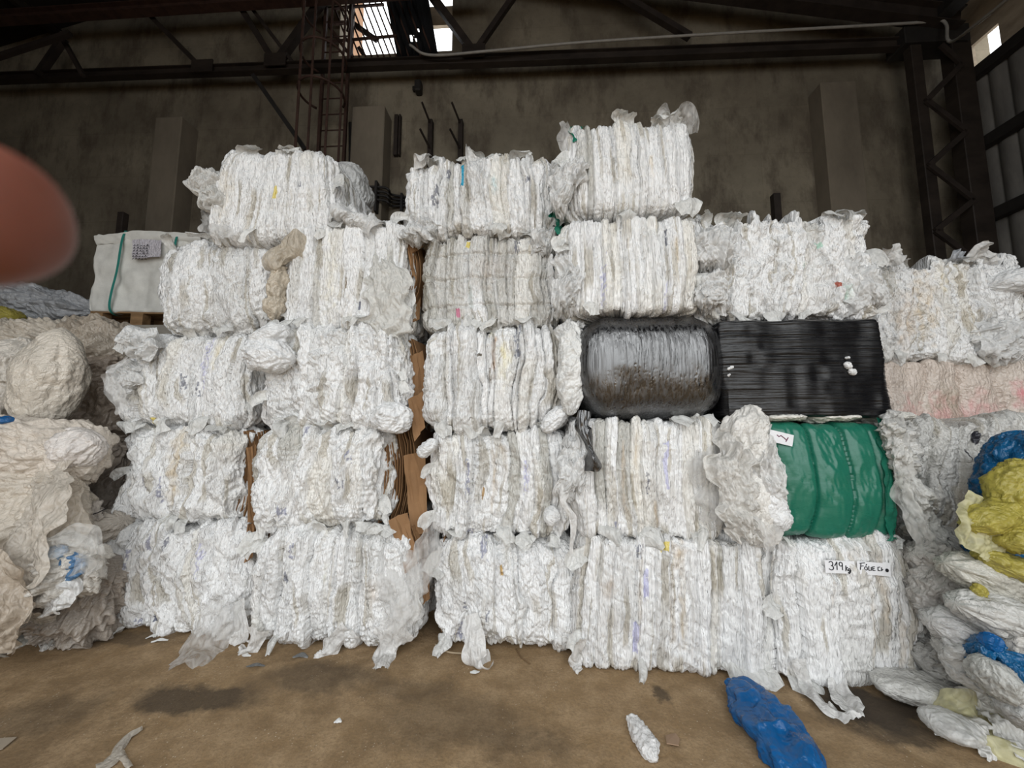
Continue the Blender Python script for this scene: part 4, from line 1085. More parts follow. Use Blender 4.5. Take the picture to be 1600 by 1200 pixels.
e6 = bale((1098, 336, 1360, 500), 2.68, -4, S_FUZZ, 131, 'fuzzy clear film bale lying on the square black bale', flaps=16, flap_mat=MF_HAZE,
     marks=[(.62, .5, .05, .1, (.5, .72, .62), 'stain'), (.9, .75, .1, .2, (.62, .78, .7), 'stain'), (.84, .68, .025, .06, (.45, .12, .08), 'fill'), (.75, .3, .06, .04, (.5, .7, .6), 'fill')])
tuft(e6, P(1116, 385, 2.62), .26, .4, 132)
tuft(e6, P(1122, 455, 2.6), .24, .3, 133)
tuft(e6, P(1348, 445, 2.66), .26, .42, 134)
# sixth column, farther right
e7 = bale((1366, 408, 1592, 565), 3.0, -6, S_FUZZ, 141, 'creamy fluffy film bale with ragged flaps on top, right of the square black bale', flaps=12,
     marks=[(.3, .4, .2, .8, (.78, .66, .5), 'stain'), (.12, .6, .2, .7, (.76, .66, .56), 'stain'), (.45, .2, .1, .3, (.82, .72, .5), 'stain')])
tail(e7, [P(1530, 420, 3.0), P(1535, 400, 2.95), P(1552, 388, 2.92)], [.3, .26, .2], 142, amp=.05)
tail(e7, [P(1490, 410, 3.0), P(1492, 402, 2.96), P(1500, 392, 2.96)], [.16, .12, .06], 143, tint=(.45, .47, .5))
tail(e7, [P(1380, 405, 2.95), P(1395, 398, 2.92), P(1408, 392, 2.92)], [.2, .16, .08], 144)
tuft(e7, P(1572, 530, 2.9), .42, .34, 145, tint=(.84, .84, .83))
e8 = bale((1612, 425, 1790, 640), 3.0, -6, S_FUZZ, 146, 'white film bale cut off by the right edge, beside the fluffy one', flaps=6)
bulge(e8, P(1588, 440, 2.95), .22, .16, .1, 147, MF_HAZE, ang=10)
e9 = bale((1384, 562, 1610, 710), 3.0, -6, sty(lw=.3, la=.06, off=.02, fw=.06, fa=.006, lump=.025, rid=.008, cr=.014, warp=1.4, re=.04, ragged=.01, pal=(((.66, .57, .50), (.68, .60, .53)), CREAM, GREY), wts=(1, 0, 0)), 148, 'pinkish beige film bale below the fluffy bale at right', mat=MF_SOFT, flaps=3, bounds=(-.2, .22, .52, .86), D=1.0,
     marks=[(.12, .75, .3, .6, (.74, .36, .34), 'stain'), (.38, .62, .3, .6, (.76, .45, .42), 'stain'), (.7, .55, .36, .4, (.76, .46, .43), 'stain'), (.3, .9, .4, .4, (.72, .42, .40), 'stain'), (.97, .4, .1, .3, (.8, .25, .3), 'stain')])
e10 = bale((1440, 655, 1640, 890), 2.62, -12, sty(lw=.09, la=.045, off=.03, fw=.026, fa=.012, lump=.04, warp=1.5, lean=-.35, wire=0, pal=(GREY, ((.55, .52, .47), (.60, .57, .52)), CREAM), wts=(.5, .4, .1)), 149, 'grey film bale with leaning folds and a black print spot, right of the green bale', mat=MF_SOFT, flaps=5, flap_mat=MF_HAZE, D=.8,
     marks=[(.53, .13, .045, .10, (.03, .03, .04), 'fill'), (.39, .24, .025, .07, (.04, .04, .05), 'fill')])
bulge(e10, P(1490, 850, 2.6), .2, .15, .1, 150, MF_HAZE, ang=-20, tint=(.6, .58, .54))
# loose cardboard panels wedged in the gap between the second and third stacks
def loose_card(quad, Y0, Y1, seed, label, bend=.03):
    (x0, y0), (x1, y1), (x2, y2), (x3, y3) = quad         # top left, top right, bottom right, bottom left
    pts = []
    for f in np.linspace(0, 1, 6):
        yy = Y0 + (Y1 - Y0) * f
        a = P(x0 + (x3 - x0) * f, y0 + (y3 - y0) * f, yy + bend * math.sin(f * 3.1)); b = P(x1 + (x2 - x1) * f, y1 + (y2 - y1) * f, yy + .05 + bend * math.sin(f * 3.1))
        pts.append((a, b))
    o = card(None, pts, seed, .007)
    tag(o, label, 'cardboard', 'cardboard between the second and third stacks')
for k, (q, a, b, lb) in enumerate((
    (((608, 812), (636, 800), (652, 880), (634, 896)), 2.86, 2.80, 'tilted cardboard panel leaning beside the bulky floor bale'),
    (((630, 712), (664, 706), (668, 832), (642, 836)), 3.0, 2.98, 'tall brown cardboard panel in the gap right of the cardboard-lined bale'),
    (((640, 556), (662, 548), (664, 640), (642, 644)), 3.02, 3.0, 'upright cardboard panel beside the creamy bale with a yellow-brown streak'),
    (((638, 625), (660, 612), (664, 668), (648, 690)), 2.94, 2.92, 'crumpled cardboard flap at the lower left of the creamy streaked bale'),
    (((634, 360), (640, 385), (650, 440), (642, 420)), 2.98, 2.96, 'torn cardboard strip under the turquoise-stripe bale at the gap'),
    (((638, 425), (656, 428), (656, 500), (640, 505)), 3.1, 3.08, 'dark cardboard sheet beside the greyish bale of tight folds'),
    (((656, 872), (668, 868), (672, 935), (654, 950)), 3.0, 2.98, 'cardboard strip standing behind the hanging veil near the floor'),
    (((386, 700), (402, 695), (402, 820), (388, 815)), 3.1, 3.1, 'cardboard panel in the gap between the two leftmost stacks'),
    (((386, 820), (398, 815), (396, 870), (382, 880)), 3.1, 3.05, 'lower cardboard scrap between the two leftmost stacks'))):
    loose_card(q, a, b, 300 + k, lb)
# paper labels with handwriting
def strokes(parent, lines, ox, oz, sc, y, r, mat, name='handwriting'):
    bm = bmesh.new()
    for ln in lines:
        for p, q in zip(ln[:-1], ln[1:]):
            a = Vector((ox + p[0] * sc, y, oz + p[1] * sc)); b = Vector((ox + q[0] * sc, y, oz + q[1] * sc))
            d = (b - a)
            if d.length < 1e-5: continue
            d.normalize()
            beam_into(bm, a - d * r * .6, b + d * r * .6, r * 2, .0016, up=Vector((0, -1, 0)))
    return link(name, bm_mesh(name, bm), mat, parent)
def arc(cx, cy, rx, ry, a0, a1, n=9):
    return [(cx + rx * math.cos(R(a0 + (a1 - a0) * i / (n - 1))), cy + ry * math.sin(R(a0 + (a1 - a0) * i / (n - 1)))) for i in range(n)]
T319 = [arc(.5, 1.45, .45, .5, 150, -80) + arc(.5, .5, .55, .5, 80, -150), [(1.35, 1.0), (1.9, 1.9), (1.8, .1)], arc(2.75, 1.4, .38, .45, 20, 380, 12) + [(3.1, 1.2), (3.05, .1)],
        [(3.9, 1.1), (3.75, -.1)], [(4.25, .75), (3.85, .4), (4.3, -.05)], arc(4.6, .2, .22, .25, 20, 380, 10) + [(4.82, -.3), (4.5, -.7), (4.3, -.5), (5.0, 0)]]
TFOL = [[(.35, 0), (.6, 1.6)], [(.3, 1.55), (1.5, 1.75)], [(.45, .85), (1.15, 1.0)], arc(1.75, .4, .36, .42, 0, 360, 12), [(1.8, 1.15), (2.0, 1.45)], [(2.5, 1.0), (2.4, 0), (2.8, 0)], [(3.05, .8), (3.05, 0)],
        [(3.9, .95), (3.4, .9), (3.4, .05), (3.95, .05)], [(3.4, .5), (3.8, .5)], [(5.2, 1.0), (4.7, .9), (4.7, .1), (5.2, .1)], [(5.6, .9), (5.5, .1), (5.9, .5)]]
W_, H_, D_ = e5['_dims']
def paper(parent, c, w, h, seed, rot=0.0, cut=0.0):
    nu, nv = 14, 8
    A, Bq = np.meshgrid(np.linspace(-.5, .5, nu), np.linspace(-.5, .5, nv), indexing='ij')
    Vx = A * w - cut * (Bq + .5) * w * (A > .2); Vz = Bq * h
    Vy = .0015 * (vn(A * 5, Bq * 3, 0, seed) - .5)
    me = grid_mesh('paper_label', np.stack([Vx, Vy, Vz], -1))
    o = link('paper_label', me, M_PAPER, parent)
    o.location = c; o.rotation_euler = (R(-3), R(rot), 0)
    return o
yf = -D_ / 2 - .05
p1 = paper(e5, (on_face(e5, .405, .15).x, yf, H_ * .845), .175, .075, 1, 1)
p1['label'] = 'paper label reading 319 kg'
strokes(p1, T319, -.066, -.018, .0255, -.003, .0022, M_INK)
p2 = paper(e5, (on_face(e5, .595, .15).x, yf, H_ * .84), .15, .075, 2, 3)
p2['label'] = 'paper label with the word FOLIE'
strokes(p2, TFOL, -.068, -.01, .0235, -.003, .0019, M_INK)
p3 = paper(e5, (on_face(e5, .70, .15).x, yf + .004, H_ * .835), .045, .08, 3, 6)
p3['label'] = 'torn end of the paper label'
strokes(p3, [arc(0, 0, .22, .25, 0, 360, 10), [(-.1, .1), (.1, -.1)]], 0, -.005, .03, -.003, .003, M_INK)
W2_, H2_, D2_ = G1['_dims']
p4 = paper(G1, (on_face(G1, .1, .12).x, -D2_ / 2 - .06, H2_ * .865), .15, .075, 4, 14)
p4['label'] = 'paper label with red writing'
strokes(p4, [[(0, .5), (.5, .2), (.9, .6), (1.5, .3), (1.9, .1), (2.4, -.2)], [(2.7, .5), (2.3, -.6)]], -.03, .0, .026, -.003, .0022, M_REDINK)
# ---------------------------------------------------------------- loose bags and film
def bag(name, px, py, Y, wpx, hpx, dm, ang, seed, label, cat='bag', mat=None, tint=(.78, .77, .73), amp=None, folds=.05, pinch=(.5, .5), flat=0.0, group=None, yaw=0, floor=False, rest=None, **k):
    """centre in the picture, size along and across its axis in pixels, thickness in metres"""
    a, c = M2(wpx, px, py, Y) / 2, M2(hpx, px, py, Y) / 2
    amp = (.22 * min(a, c)) if amp is None else amp
    o = link(name, blob_mesh(name, a, dm / 2, c, seed, amp, folds, tint=tint, pinch=pinch, flat=flat, **k), mat or MF_BAG)
    loc = P(px, py, Y)
    place(o, loc, ang, yaw)
    tag(o, label, cat, group)
    if floor or rest is not None:
        m = o.rotation_euler.to_matrix()
        zs = np.empty(len(o.data.vertices) * 3, np.float32); o.data.vertices.foreach_get('co', zs)
        zz = (zs.reshape(-1, 3) @ np.array(m).T)[:, 2].min()
        o.location.z = -zz + .002 + (rest or 0.0)
    return o
def piece(name, pts, widths, side, seed, label, cat, mat, amp=.03, tint=(.78, .77, .74), nu=40, nv=60, curl=.1, fray=.3, freq=1.0, group=None):
    o = link(name, sheet_mesh(name, [tuple(p) for p in pts], widths, side, seed, amp, nu, nv, tint, curl, fray, freq), mat)
    return tag(o, label, cat, group)
LH = 'film heap at the left'
RH = 'film heap at the right'
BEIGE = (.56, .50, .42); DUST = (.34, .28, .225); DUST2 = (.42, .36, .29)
# what the left heap leans on
bm = bmesh.new()
zl = P(170, 507, 4.3).z
x0, x1 = P(-330, 507, 4.3).x, P(300, 507, 4.3).x
for k in range(4):
    box_into(bm, x0, x1, 4.3, 5.6, zl * k / 4 + (.004 if k else 0), zl * (k + 1) / 4, .02)
o = link('block_wall', bm_mesh('block_wall', bm), M_LEDGE); structure(o)
# strapped woven bag on its pallet, up on that ledge
Yb = 4.55
WB = bale((146, 366, 306, 487), Yb, 4, sty(lw=.5, la=.0, off=.0, fw=.2, fa=0, lump=.035, rid=0, bulge=.0, re=.03, rc=.04, wire=0, ragged=0, warp=.3, pal=(((.80, .79, .74),), CREAM, GREY), wts=(1, 0, 0)), 401,
          'white woven bulk bag tied with green straps, standing on a pallet at the upper left', D=.8, mat=M_WOVEN, flaps=0, name='bulk_bag')
WB['category'] = 'bulk bag'; del WB['group']
W_, H_, D_ = WB['_dims']
for u in (.27, .76):
    x = (u - .5) * W_
    pts = [(x - .02, -D_ / 2 + .3, -.012), (x - .03, -D_ / 2 - .03, .0), (x, -D_ / 2 - .035, H_ * .5), (x + .035, -D_ / 2 - .03, H_ - .02), (x + .035, -D_ / 2 + .1, H_ + .02), (x + .035, D_ / 2, H_ + .012)]
    o = link('strap', sheet_mesh('strap', pts, [.028, .028], (1, 0, 0), 402, .002, 5, 60, (1, 1, 1), 0, 0), M_STRAP, WB); o['label'] = 'green strap'
o = link('flap_seam', sheet_mesh('flap_seam', [(-W_ / 2 + .02, -D_ / 2 - .005, H_ - .1), (-.1, -D_ / 2 - .03, H_ - .05), (W_ / 2, -D_ / 2 - .02, H_ - .04)], [.1, .14, .12], (0, -.3, 1), 403, .012, 10, 40, (1, 1, 1), .1, .1), M_WOVEN, WB)
pouch = link('document_pouch', sheet_mesh('document_pouch', [tuple(on_face(WB, .40, .22, .05)), tuple(on_face(WB, .66, .20, .05))], [.24, .22], (0, 0, 1), 404, .012, 16, 20, (.6, .57, .62), 0, .05), MF_SOFT, WB)
pouch['label'] = 'grey-violet document pouch'
rs = np.random.RandomState(5)
lines = []
for rw in range(6):
    x = 0
    for k in range(5):
        lines.append([(x, rw * .9), (x + .3, rw * .9 + rs.uniform(.2, .6)), (x + .5, rw * .9 + rs.uniform(-.1, .2))]); x += rs.uniform(.8, 1.1)
pc = on_face(WB, .42, .30, .066)
strokes(pouch, lines, pc.x + .0, pc.z - .06, .038, pc.y, .003, M_INK, 'print_marks')
PA = empty('pallet', (WB.location.x, WB.location.y, zl + .004), WB.rotation_euler.z)
tag(PA, 'wooden pallet under the white strapped bag', 'pallet')
ph = WB.location.z - zl
for i in range(5):
    bm = bmesh.new(); y = -D_ / 2 + (i + .5) * D_ / 5; box_into(bm, -W_ / 2 + .04, W_ / 2, y - .06, y + .06, ph - .022, ph - .002, .003); link('deck_board', bm_mesh('deck_board', bm), M_TIMBER, PA)
for i in range(3):
    for j in range(3):
        x, y = -W_ / 2 + .12 + i * (W_ - .24) / 2 * .9, -D_ / 2 + .07 + j * (D_ - .14) / 2
        bm = bmesh.new(); box_into(bm, x - .07, x + .07, y - .06, y + .06, .018, ph - .022, .003); link('pallet_block', bm_mesh('pallet_block', bm), M_TIMBER, PA)
for j in range(3):
    y = -D_ / 2 + .07 + j * (D_ - .14) / 2
    bm = bmesh.new(); box_into(bm, -W_ / 2 + .04, W_ / 2, y - .05, y + .05, 0, .018, .003); link('bottom_board', bm_mesh('bottom_board', bm), M_TIMBER, PA)

# left heap, from the back to the front
bag('film_pile', 40, 480, 4.8, 240, 62, .7, -7, 410, 'silvery grey pile of film lying on the ledge at far left', 'film', MF_BAG, (.42, .43, .45), amp=.09, folds=.12, rest=zl)
bag('yellow_bag', 4, 495, 4.3, 50, 30, .3, -5, 411, 'olive yellow bag poking out at the left edge below the grey pile', 'bag', M_YELLOW)
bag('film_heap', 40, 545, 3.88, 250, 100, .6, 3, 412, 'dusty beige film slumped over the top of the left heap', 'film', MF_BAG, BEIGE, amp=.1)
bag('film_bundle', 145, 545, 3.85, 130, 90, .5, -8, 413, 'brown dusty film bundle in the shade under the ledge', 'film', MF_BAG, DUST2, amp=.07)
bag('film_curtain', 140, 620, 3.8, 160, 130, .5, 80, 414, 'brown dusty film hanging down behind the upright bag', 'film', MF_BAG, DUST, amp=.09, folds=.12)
bag('stuffed_bag', 12, 600, 3.35, 150, 90, .4, 75, 415, 'white film bag behind the upright bag, cut off by the left edge', 'bag', MF_BAG, (.70, .65, .58), amp=.05, long=.04)
bag('upright_bag', 80, 588, 3.2, 158, 92, .42, 84, 416, 'plump off-white bag standing upright on the left heap', 'bag', MF_BAG, (.72, .655, .565), amp=.02, folds=.03, pinch=(.3, .75), square=1.6)
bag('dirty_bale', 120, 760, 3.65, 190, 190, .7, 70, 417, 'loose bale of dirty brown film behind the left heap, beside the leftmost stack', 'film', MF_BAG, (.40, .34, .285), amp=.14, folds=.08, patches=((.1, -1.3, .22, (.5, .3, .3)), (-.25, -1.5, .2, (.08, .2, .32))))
bag('film_roll', 45, 712, 2.98, 240, 118, .5, 5, 418, 'long twisted roll of film lying under the upright bag', 'film', MF_BAG, (.68, .61, .53), amp=.05, folds=.08, kink=.03, long=.06)
bag('knotted_bag', 122, 700, 2.9, 62, 78, .25, 70, 419, 'small knotted bag at the right end of the twisted roll', 'bag', MF_BAG, (.76, .71, .67), amp=.03, folds=.1)
bag('film_cushion', 12, 862, 2.92, 300, 185, .6, 62, 420, 'big slumped mass of beige film filling the lower left corner', 'film', MF_BAG, (.62, .555, .47), amp=.07, folds=.0, long=.12)
bag('film_wad', 138, 835, 3.15, 120, 70, .4, 25, 421, 'wad of greyish film between the big beige mass and the leftmost stack', 'film', MF_BAG, (.56, .51, .45), amp=.06, folds=.1)
bag('film_wad', 120, 790, 3.0, 90, 40, .2, -30, 422, 'grey crinkled strip of film above the bag with blue inside', 'film', MF_BAG, (.55, .5, .45), amp=.05)
bag('film_wad', 70, 800, 2.86, 70, 90, .2, 50, 433, 'cream fold of film sticking out under the twisted roll', 'film', MF_BAG, (.66, .6, .5), amp=.05)
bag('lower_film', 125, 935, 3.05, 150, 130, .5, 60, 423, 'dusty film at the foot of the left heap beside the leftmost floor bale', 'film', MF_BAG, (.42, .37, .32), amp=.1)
bag('clear_bag', 95, 895, 2.72, 130, 100, .3, 30, 424, 'clear bag with blue film inside at the foot of the left heap', 'bag', MF_BAG, (.60, .57, .52), amp=.07)
piece('film_layer', [P(70, 742, 2.8), P(52, 800, 2.62), P(30, 870, 2.55), P(0, 940, 2.55), P(-40, 1010, 2.6)], [.3, .46, .5, .46, .3], (1, -.2, .5), 434, 'wide crumpled film layer over the front of the big beige mass', 'film', MF_HAZE, .06, (.66, .60, .52), nu=90, nv=120, freq=.8)
piece('film_layer', [P(85, 745, 2.85), P(98, 790, 2.72), P(90, 840, 2.66), P(62, 890, 2.6)], [.14, .24, .24, .14], (1, .2, .2), 435, 'film fold hanging at the upper right of the big beige mass', 'film', MF_HAZE, .05, (.68, .61, .52), nu=60, nv=70)
piece('film_layer', [P(-40, 850, 2.5), P(-10, 900, 2.46), P(0, 960, 2.46), P(-20, 1015, 2.5)], [.24, .3, .3, .24], (1, -.2, .3), 436, 'brownish film fold at the bottom left edge of the big beige mass', 'film', MF_HAZE, .05, (.55, .47, .38), nu=60, nv=70)
bag('blue_film', 108, 886, 2.62, 56, 40, .06, 35, 437, 'crumpled blue film showing inside the clear bag at the foot of the left heap', 'film', MF_SHRED, (.08, .18, .33))
bag('blue_film', 84, 866, 2.6, 44, 26, .05, 20, 438, 'smaller pale blue film showing inside the clear bag at the left', 'film', MF_SHRED, (.25, .36, .5))
piece('clear_sheet', [P(62, 860, 2.56), P(100, 846, 2.53), P(142, 862, 2.55), P(128, 900, 2.55)], [.12, .2, .2, .12], (.1, 0, 1), 425, 'clear stiff film sheet folded over the bag with blue inside', 'film', MF_VEIL, .04)
piece('white_sheet', [P(60, 935, 2.6), P(90, 930, 2.58), P(118, 936, 2.62)], [.34, .24, .1], (.15, 0, 1), 426, 'bright white scrap of stiff film hanging at the foot of the left heap', 'film', MF_HAZE, .03, (.84, .84, .83))
piece('film_strip', [P(62, 960, 2.62), G(66, 990, .05), G(72, 1012, .01), G(80, 1010, .008)], [.16, .12, .1, .06], (1, 0, 0), 427, 'short strip of film hanging onto the floor at lower left', 'film', MF_HAZE, .03)
piece('floor_film', [G(-20, 1012, .05), G(20, 1000, .06), G(60, 990, .04), G(95, 985, .012)], [.3, .3, .24, .1], (0, 1, .3), 428, 'flattened film lying on the floor at the left edge', 'film', MF_HAZE, .05, (.6, .58, .53))
bag('blue_scrap', 5, 657, 2.8, 34, 14, .1, 0, 429, 'blue film scrap at the left edge under the white film bag', 'scrap', M_BLUE)
bag('blue_scrap', 84, 772, 2.98, 36, 12, .06, -12, 430, 'blue film scrap poking out of the dirty brown film', 'scrap', M_BLUE)
for k, (pts, lb) in enumerate((([P(88, 858, 2.58), P(74, 880, 2.56), P(58, 905, 2.55), P(40, 950, 2.52), P(22, 985, 2.55), P(0, 1000, 2.55)], 'dark wire looping down over the beige film mass'),
                               ([P(98, 805, 2.95), P(110, 800, 2.94), P(125, 808, 2.94), P(150, 802, 2.98), P(165, 795, 3.02)], 'thin dark wire lying across the film above the clear bag'))):
    tag(link('baling_wire', tube_mesh('baling_wire', pts, .004, 60, 6), M_DARK), lb, 'wire')

# right heap -------------------------------------------------------------------
bag('film_drape', 1432, 770, 2.46, 250, 36, .11, -72, 440, 'crinkled clear film cascading down the right end of the green bale', 'film', MF_BAG, (0.549, 0.542, 0.513), amp=.05, folds=.1)
bag('film_drape', 1405, 700, 2.5, 120, 34, .1, -80, 441, 'upper tuft of clear film at the right end of the green bale', 'film', MF_BAG, (0.549, 0.542, 0.52), amp=.05)
piece('clear_sheet', [P(1400, 650, 2.5), P(1412, 720, 2.4), P(1425, 790, 2.38), P(1455, 860, 2.36)], [.06, .1, .13, .14], (1, 0, 0), 442, 'thin clear sheet draped over the cascading film beside the green bale', 'film', MF_VEIL, .05)
bag('blue_bag', 1592, 745, 2.3, 150, 70, .4, 78, 443, 'deep blue bag at the right edge behind the yellow bags', 'bag', M_BLUE2, folds=.1)
bag('blue_bag', 1582, 840, 2.24, 150, 80, .3, 30, 444, 'deep blue film under the yellow bags at the right edge', 'bag', M_BLUE2, folds=.1)
bag('yellow_bag', 1585, 765, 2.12, 100, 60, .2, 60, 445, 'yellow bag highest at the right edge, over deep blue film', 'bag', M_YELLOW, folds=.1)
bag('yellow_bag', 1560, 805, 2.1, 110, 46, .2, 18, 446, 'long yellow bag pointing left over the grey bale', 'bag', M_YELLOW, folds=.1)
bag('yellow_bag', 1592, 842, 2.05, 60, 42, .2, 10, 447, 'plump small yellow bag at the right edge', 'bag', M_YELLOW)
piece('yellow_sheet', [P(1562, 800, 2.1), P(1545, 830, 2.06), P(1525, 865, 2.06)], [.26, .24, .16], (1, 0, -.4), 448, 'pale yellowish film sheet hanging below the long yellow bag', 'film', M_YSHEET, .05)
bag('yellow_bag', 1575, 884, 2.1, 90, 36, .2, -22, 449, 'flat yellow bag lying under the blue film at the right edge', 'bag', M_YELLOW, folds=.1)
bag('film_wad', 1470, 880, 2.42, 100, 60, .3, -20, 450, 'grey film crumpled in the dip above the long twisted bag', 'film', MF_BAG, (0.433, 0.412, 0.383), amp=.05)
bag('twisted_bag', 1548, 903, 2.18, 150, 56, .3, -18, 451, 'long twisted clear bag sloping down to the right edge', 'bag', MF_BAG, (0.549, 0.535, 0.476), folds=.14)
bag('film_wad', 1482, 928, 2.34, 110, 90, .3, 70, 452, 'dull grey film folds behind the round clear bag', 'film', MF_BAG, (0.404, 0.383, 0.354), amp=.05, folds=.12)
bag('folded_bag', 1560, 960, 2.1, 140, 62, .3, -14, 453, 'whitish folded bag with a yellow edge at the right', 'bag', MF_BAG, (0.563, 0.556, 0.527), folds=.12, patches=((.4, -1.9, .25, (.62, .45, .06)),))
bag('yellow_scrap', 1530, 924, 2.08, 22, 22, .05, 60, 454, 'small orange yellow scrap between the whitish bags at right', 'scrap', M_YELLOW)
bag('round_bag', 1500, 982, 2.22, 92, 54, .26, -14, 455, 'round clear bag with fine creases beside the labelled floor bale', 'bag', MF_BAG, (0.535, 0.527, 0.513), folds=.14)
bag('film_wad', 1585, 1010, 2.1, 110, 80, .4, 20, 456, 'crinkled pale film mass at the right edge below the folded bag', 'film', MF_BAG, (0.52, 0.499, 0.463), amp=.05)
bag('film_wad', 1470, 1022, 2.42, 70, 50, .25, 30, 457, 'grey clear film tucked between the labelled bale and the round bag', 'film', MF_BAG, (0.419, 0.412, 0.39), amp=.05)
bag('film_wad', 1520, 1030, 2.16, 90, 60, .25, 40, 458, 'loose clear film in front of the round bag', 'film', MF_BAG, (0.52, 0.513, 0.491), amp=.05, folds=.12)
bag('blue_scrap', 1548, 1003, 2.0, 26, 30, .08, 60, 459, 'bright blue film scrap next to the round clear bag', 'scrap', M_BLUE)
bag('blue_film', 1572, 1058, 2.02, 130, 56, .2, -62, 460, 'blue film around the greyish stuffed bag at the right', 'film', M_BLUE2, amp=.05)
bag('stuffed_bag', 1553, 1058, 1.96, 66, 44, .2, -65, 461, 'greyish stuffed bag lying in the blue film', 'bag', MF_BAG, (0.43, 0.43, 0.404), folds=.08)
bag('white_bag', 1590, 1082, 1.98, 70, 60, .25, -60, 462, 'milky white bag at the right edge below the blue film', 'bag', MF_BAG, (0.563, 0.556, 0.535))
bag('grey_bag', 1586, 1112, 1.95, 50, 34, .15, -40, 463, 'small grey bag below the milky white one at the right edge', 'bag', MF_BAG, (0.376, 0.376, 0.361))
bag('flat_bag', 1438, 1060, 2.4, 140, 36, .28, -4, 464, 'long flat white bag lying on the floor in front of the labelled bale', 'bag', MF_BAG, (0.578, 0.571, 0.542), folds=.1, floor=True)
bag('crumpled_bag', 1482, 1098, 2.12, 66, 34, .22, -6, 465, 'crumpled clear bag on the floor at the right, before the yellowish sheet', 'bag', MF_CLEAR, (.80, .80, .78), folds=.1, floor=True)
piece('clear_sheet', [G(1470, 1085, .10), G(1520, 1085, .12), G(1565, 1110, .1)], [.16, .2, .12], (0, 1, .4), 466, 'clear film stretched from the crumpled bag toward the blue film', 'film', MF_HAZE, .05, (.78, .76, .7))
piece('yellow_sheet', [G(1465, 1112, .02), G(1520, 1130, .07), G(1570, 1150, .05), G(1625, 1160, .03)], [.12, .26, .32, .3], (-.2, 1, .35), 467, 'pale yellow film sheet spread on the floor at lower right', 'film', M_YSHEET, .06)
piece('white_sheet', [G(1500, 1110, .1), G(1530, 1135, .1), G(1548, 1165, .04), G(1545, 1188, .012)], [.1, .14, .12, .07], (1, .2, 0), 468, 'whitish film strip lying over the pale yellow sheet', 'film', MF_HAZE, .04)
piece('white_sheet', [G(1560, 1140, .1), G(1590, 1150, .08), G(1620, 1165, .03)], [.2, .24, .2], (0, 1, .3), 469, 'pale film flap at the lower right edge over the yellow sheet', 'film', MF_HAZE, .04)
# body of film underneath the visible pieces
bag('film_heap', 1590, 985, 2.75, 300, 250, .6, 70, 470, 'grey mass of film the right-hand heap is piled on', 'film', MF_BAG, (0.397, 0.383, 0.354), amp=.12, floor=True)
bag('film_heap', 1660, 930, 2.3, 250, 330, .8, 80, 471, 'dull film mass at the right edge behind the whitish bags', 'film', MF_BAG, (0.404, 0.39, 0.361), amp=.1, floor=True)

# on the floor -----------------------------------------------------------------
def floor_piece(name, pix, widths, side, seed, label, cat, mat, amp, h=.03, **k):
    pts = [G(x, y, h if 0 < i < len(pix) - 1 else .015) for i, (x, y) in enumerate(pix)]
    return piece(name, pts, widths, side, seed, label, cat, mat, amp, **k)
def floor_blob(name, p0, p1, w, h, seed, label, cat, mat, tint=(.8, .8, .78), **k):
    a, b = G(*p0), G(*p1)
    d = b - a
    o = link(name, blob_mesh(name, d.length / 2, w / 2, h / 2, seed, tint=tint, flat=.5, **k), mat)
    o.rotation_euler = (0, 0, math.atan2(d.y, d.x)); o.location = (a + b) / 2 + Vector((0, 0, h * .26))
    return tag(o, label, cat)
floor_blob('blue_bag', (1146, 1078), (1292, 1262), .27, .16, 480, 'crumpled blue plastic bag lying on the floor in front', 'bag', M_BLUE, amp=.016, folds=.08, pinch=(.4, .5), freq=.8, long=.05)
floor_blob('white_bag', (986, 1126), (1024, 1196), .105, .075, 481, 'small crumpled white bag on the bare floor at bottom centre-right', 'bag', MF_BAG, (.80, .79, .78), amp=.012, folds=.1, pinch=(.35, .6), long=.014)
a = G(1050, 1161)
bm = bmesh.new()
vs = [bm.verts.new((G(x, y) - a) + Vector((0, 0, .006 + .004 * k))) for k, (x, y) in enumerate(((1040, 1152), (1056, 1150), (1062, 1160), (1061, 1172), (1042, 1170)))]
bm.faces.new(vs); bmesh.ops.recalc_face_normals(bm, faces=bm.faces[:]); bmesh.ops.solidify(bm, geom=bm.faces[:], thickness=.004)
o = link('cardboard_scrap', bm_mesh('cardboard_scrap', bm), plain_mat('faded_cardboard', (.36, .24, .155), .8, .1)); o.location = a
tag(o, 'torn scrap of brown cardboard right of the small white bag', 'scrap')
floor_piece('film_strip', [(222, 1136), (196, 1152), (184, 1172), (172, 1188), (152, 1198)], [.012, .04, .05, .09, .1], (1, .4, 0), 482, 'curled strip of dusty film on the floor at bottom left', 'scrap', MF_HAZE, .012, h=.015, tint=(.52, .47, .4), nu=16)
floor_piece('film_strip', [(186, 1175), (196, 1186), (204, 1200)], [.05, .03, .02], (1, 0, 0), 483, 'short forked end of dusty film beside the curled strip', 'scrap', MF_HAZE, .01, h=.015, tint=(.52, .47, .4), nu=12)
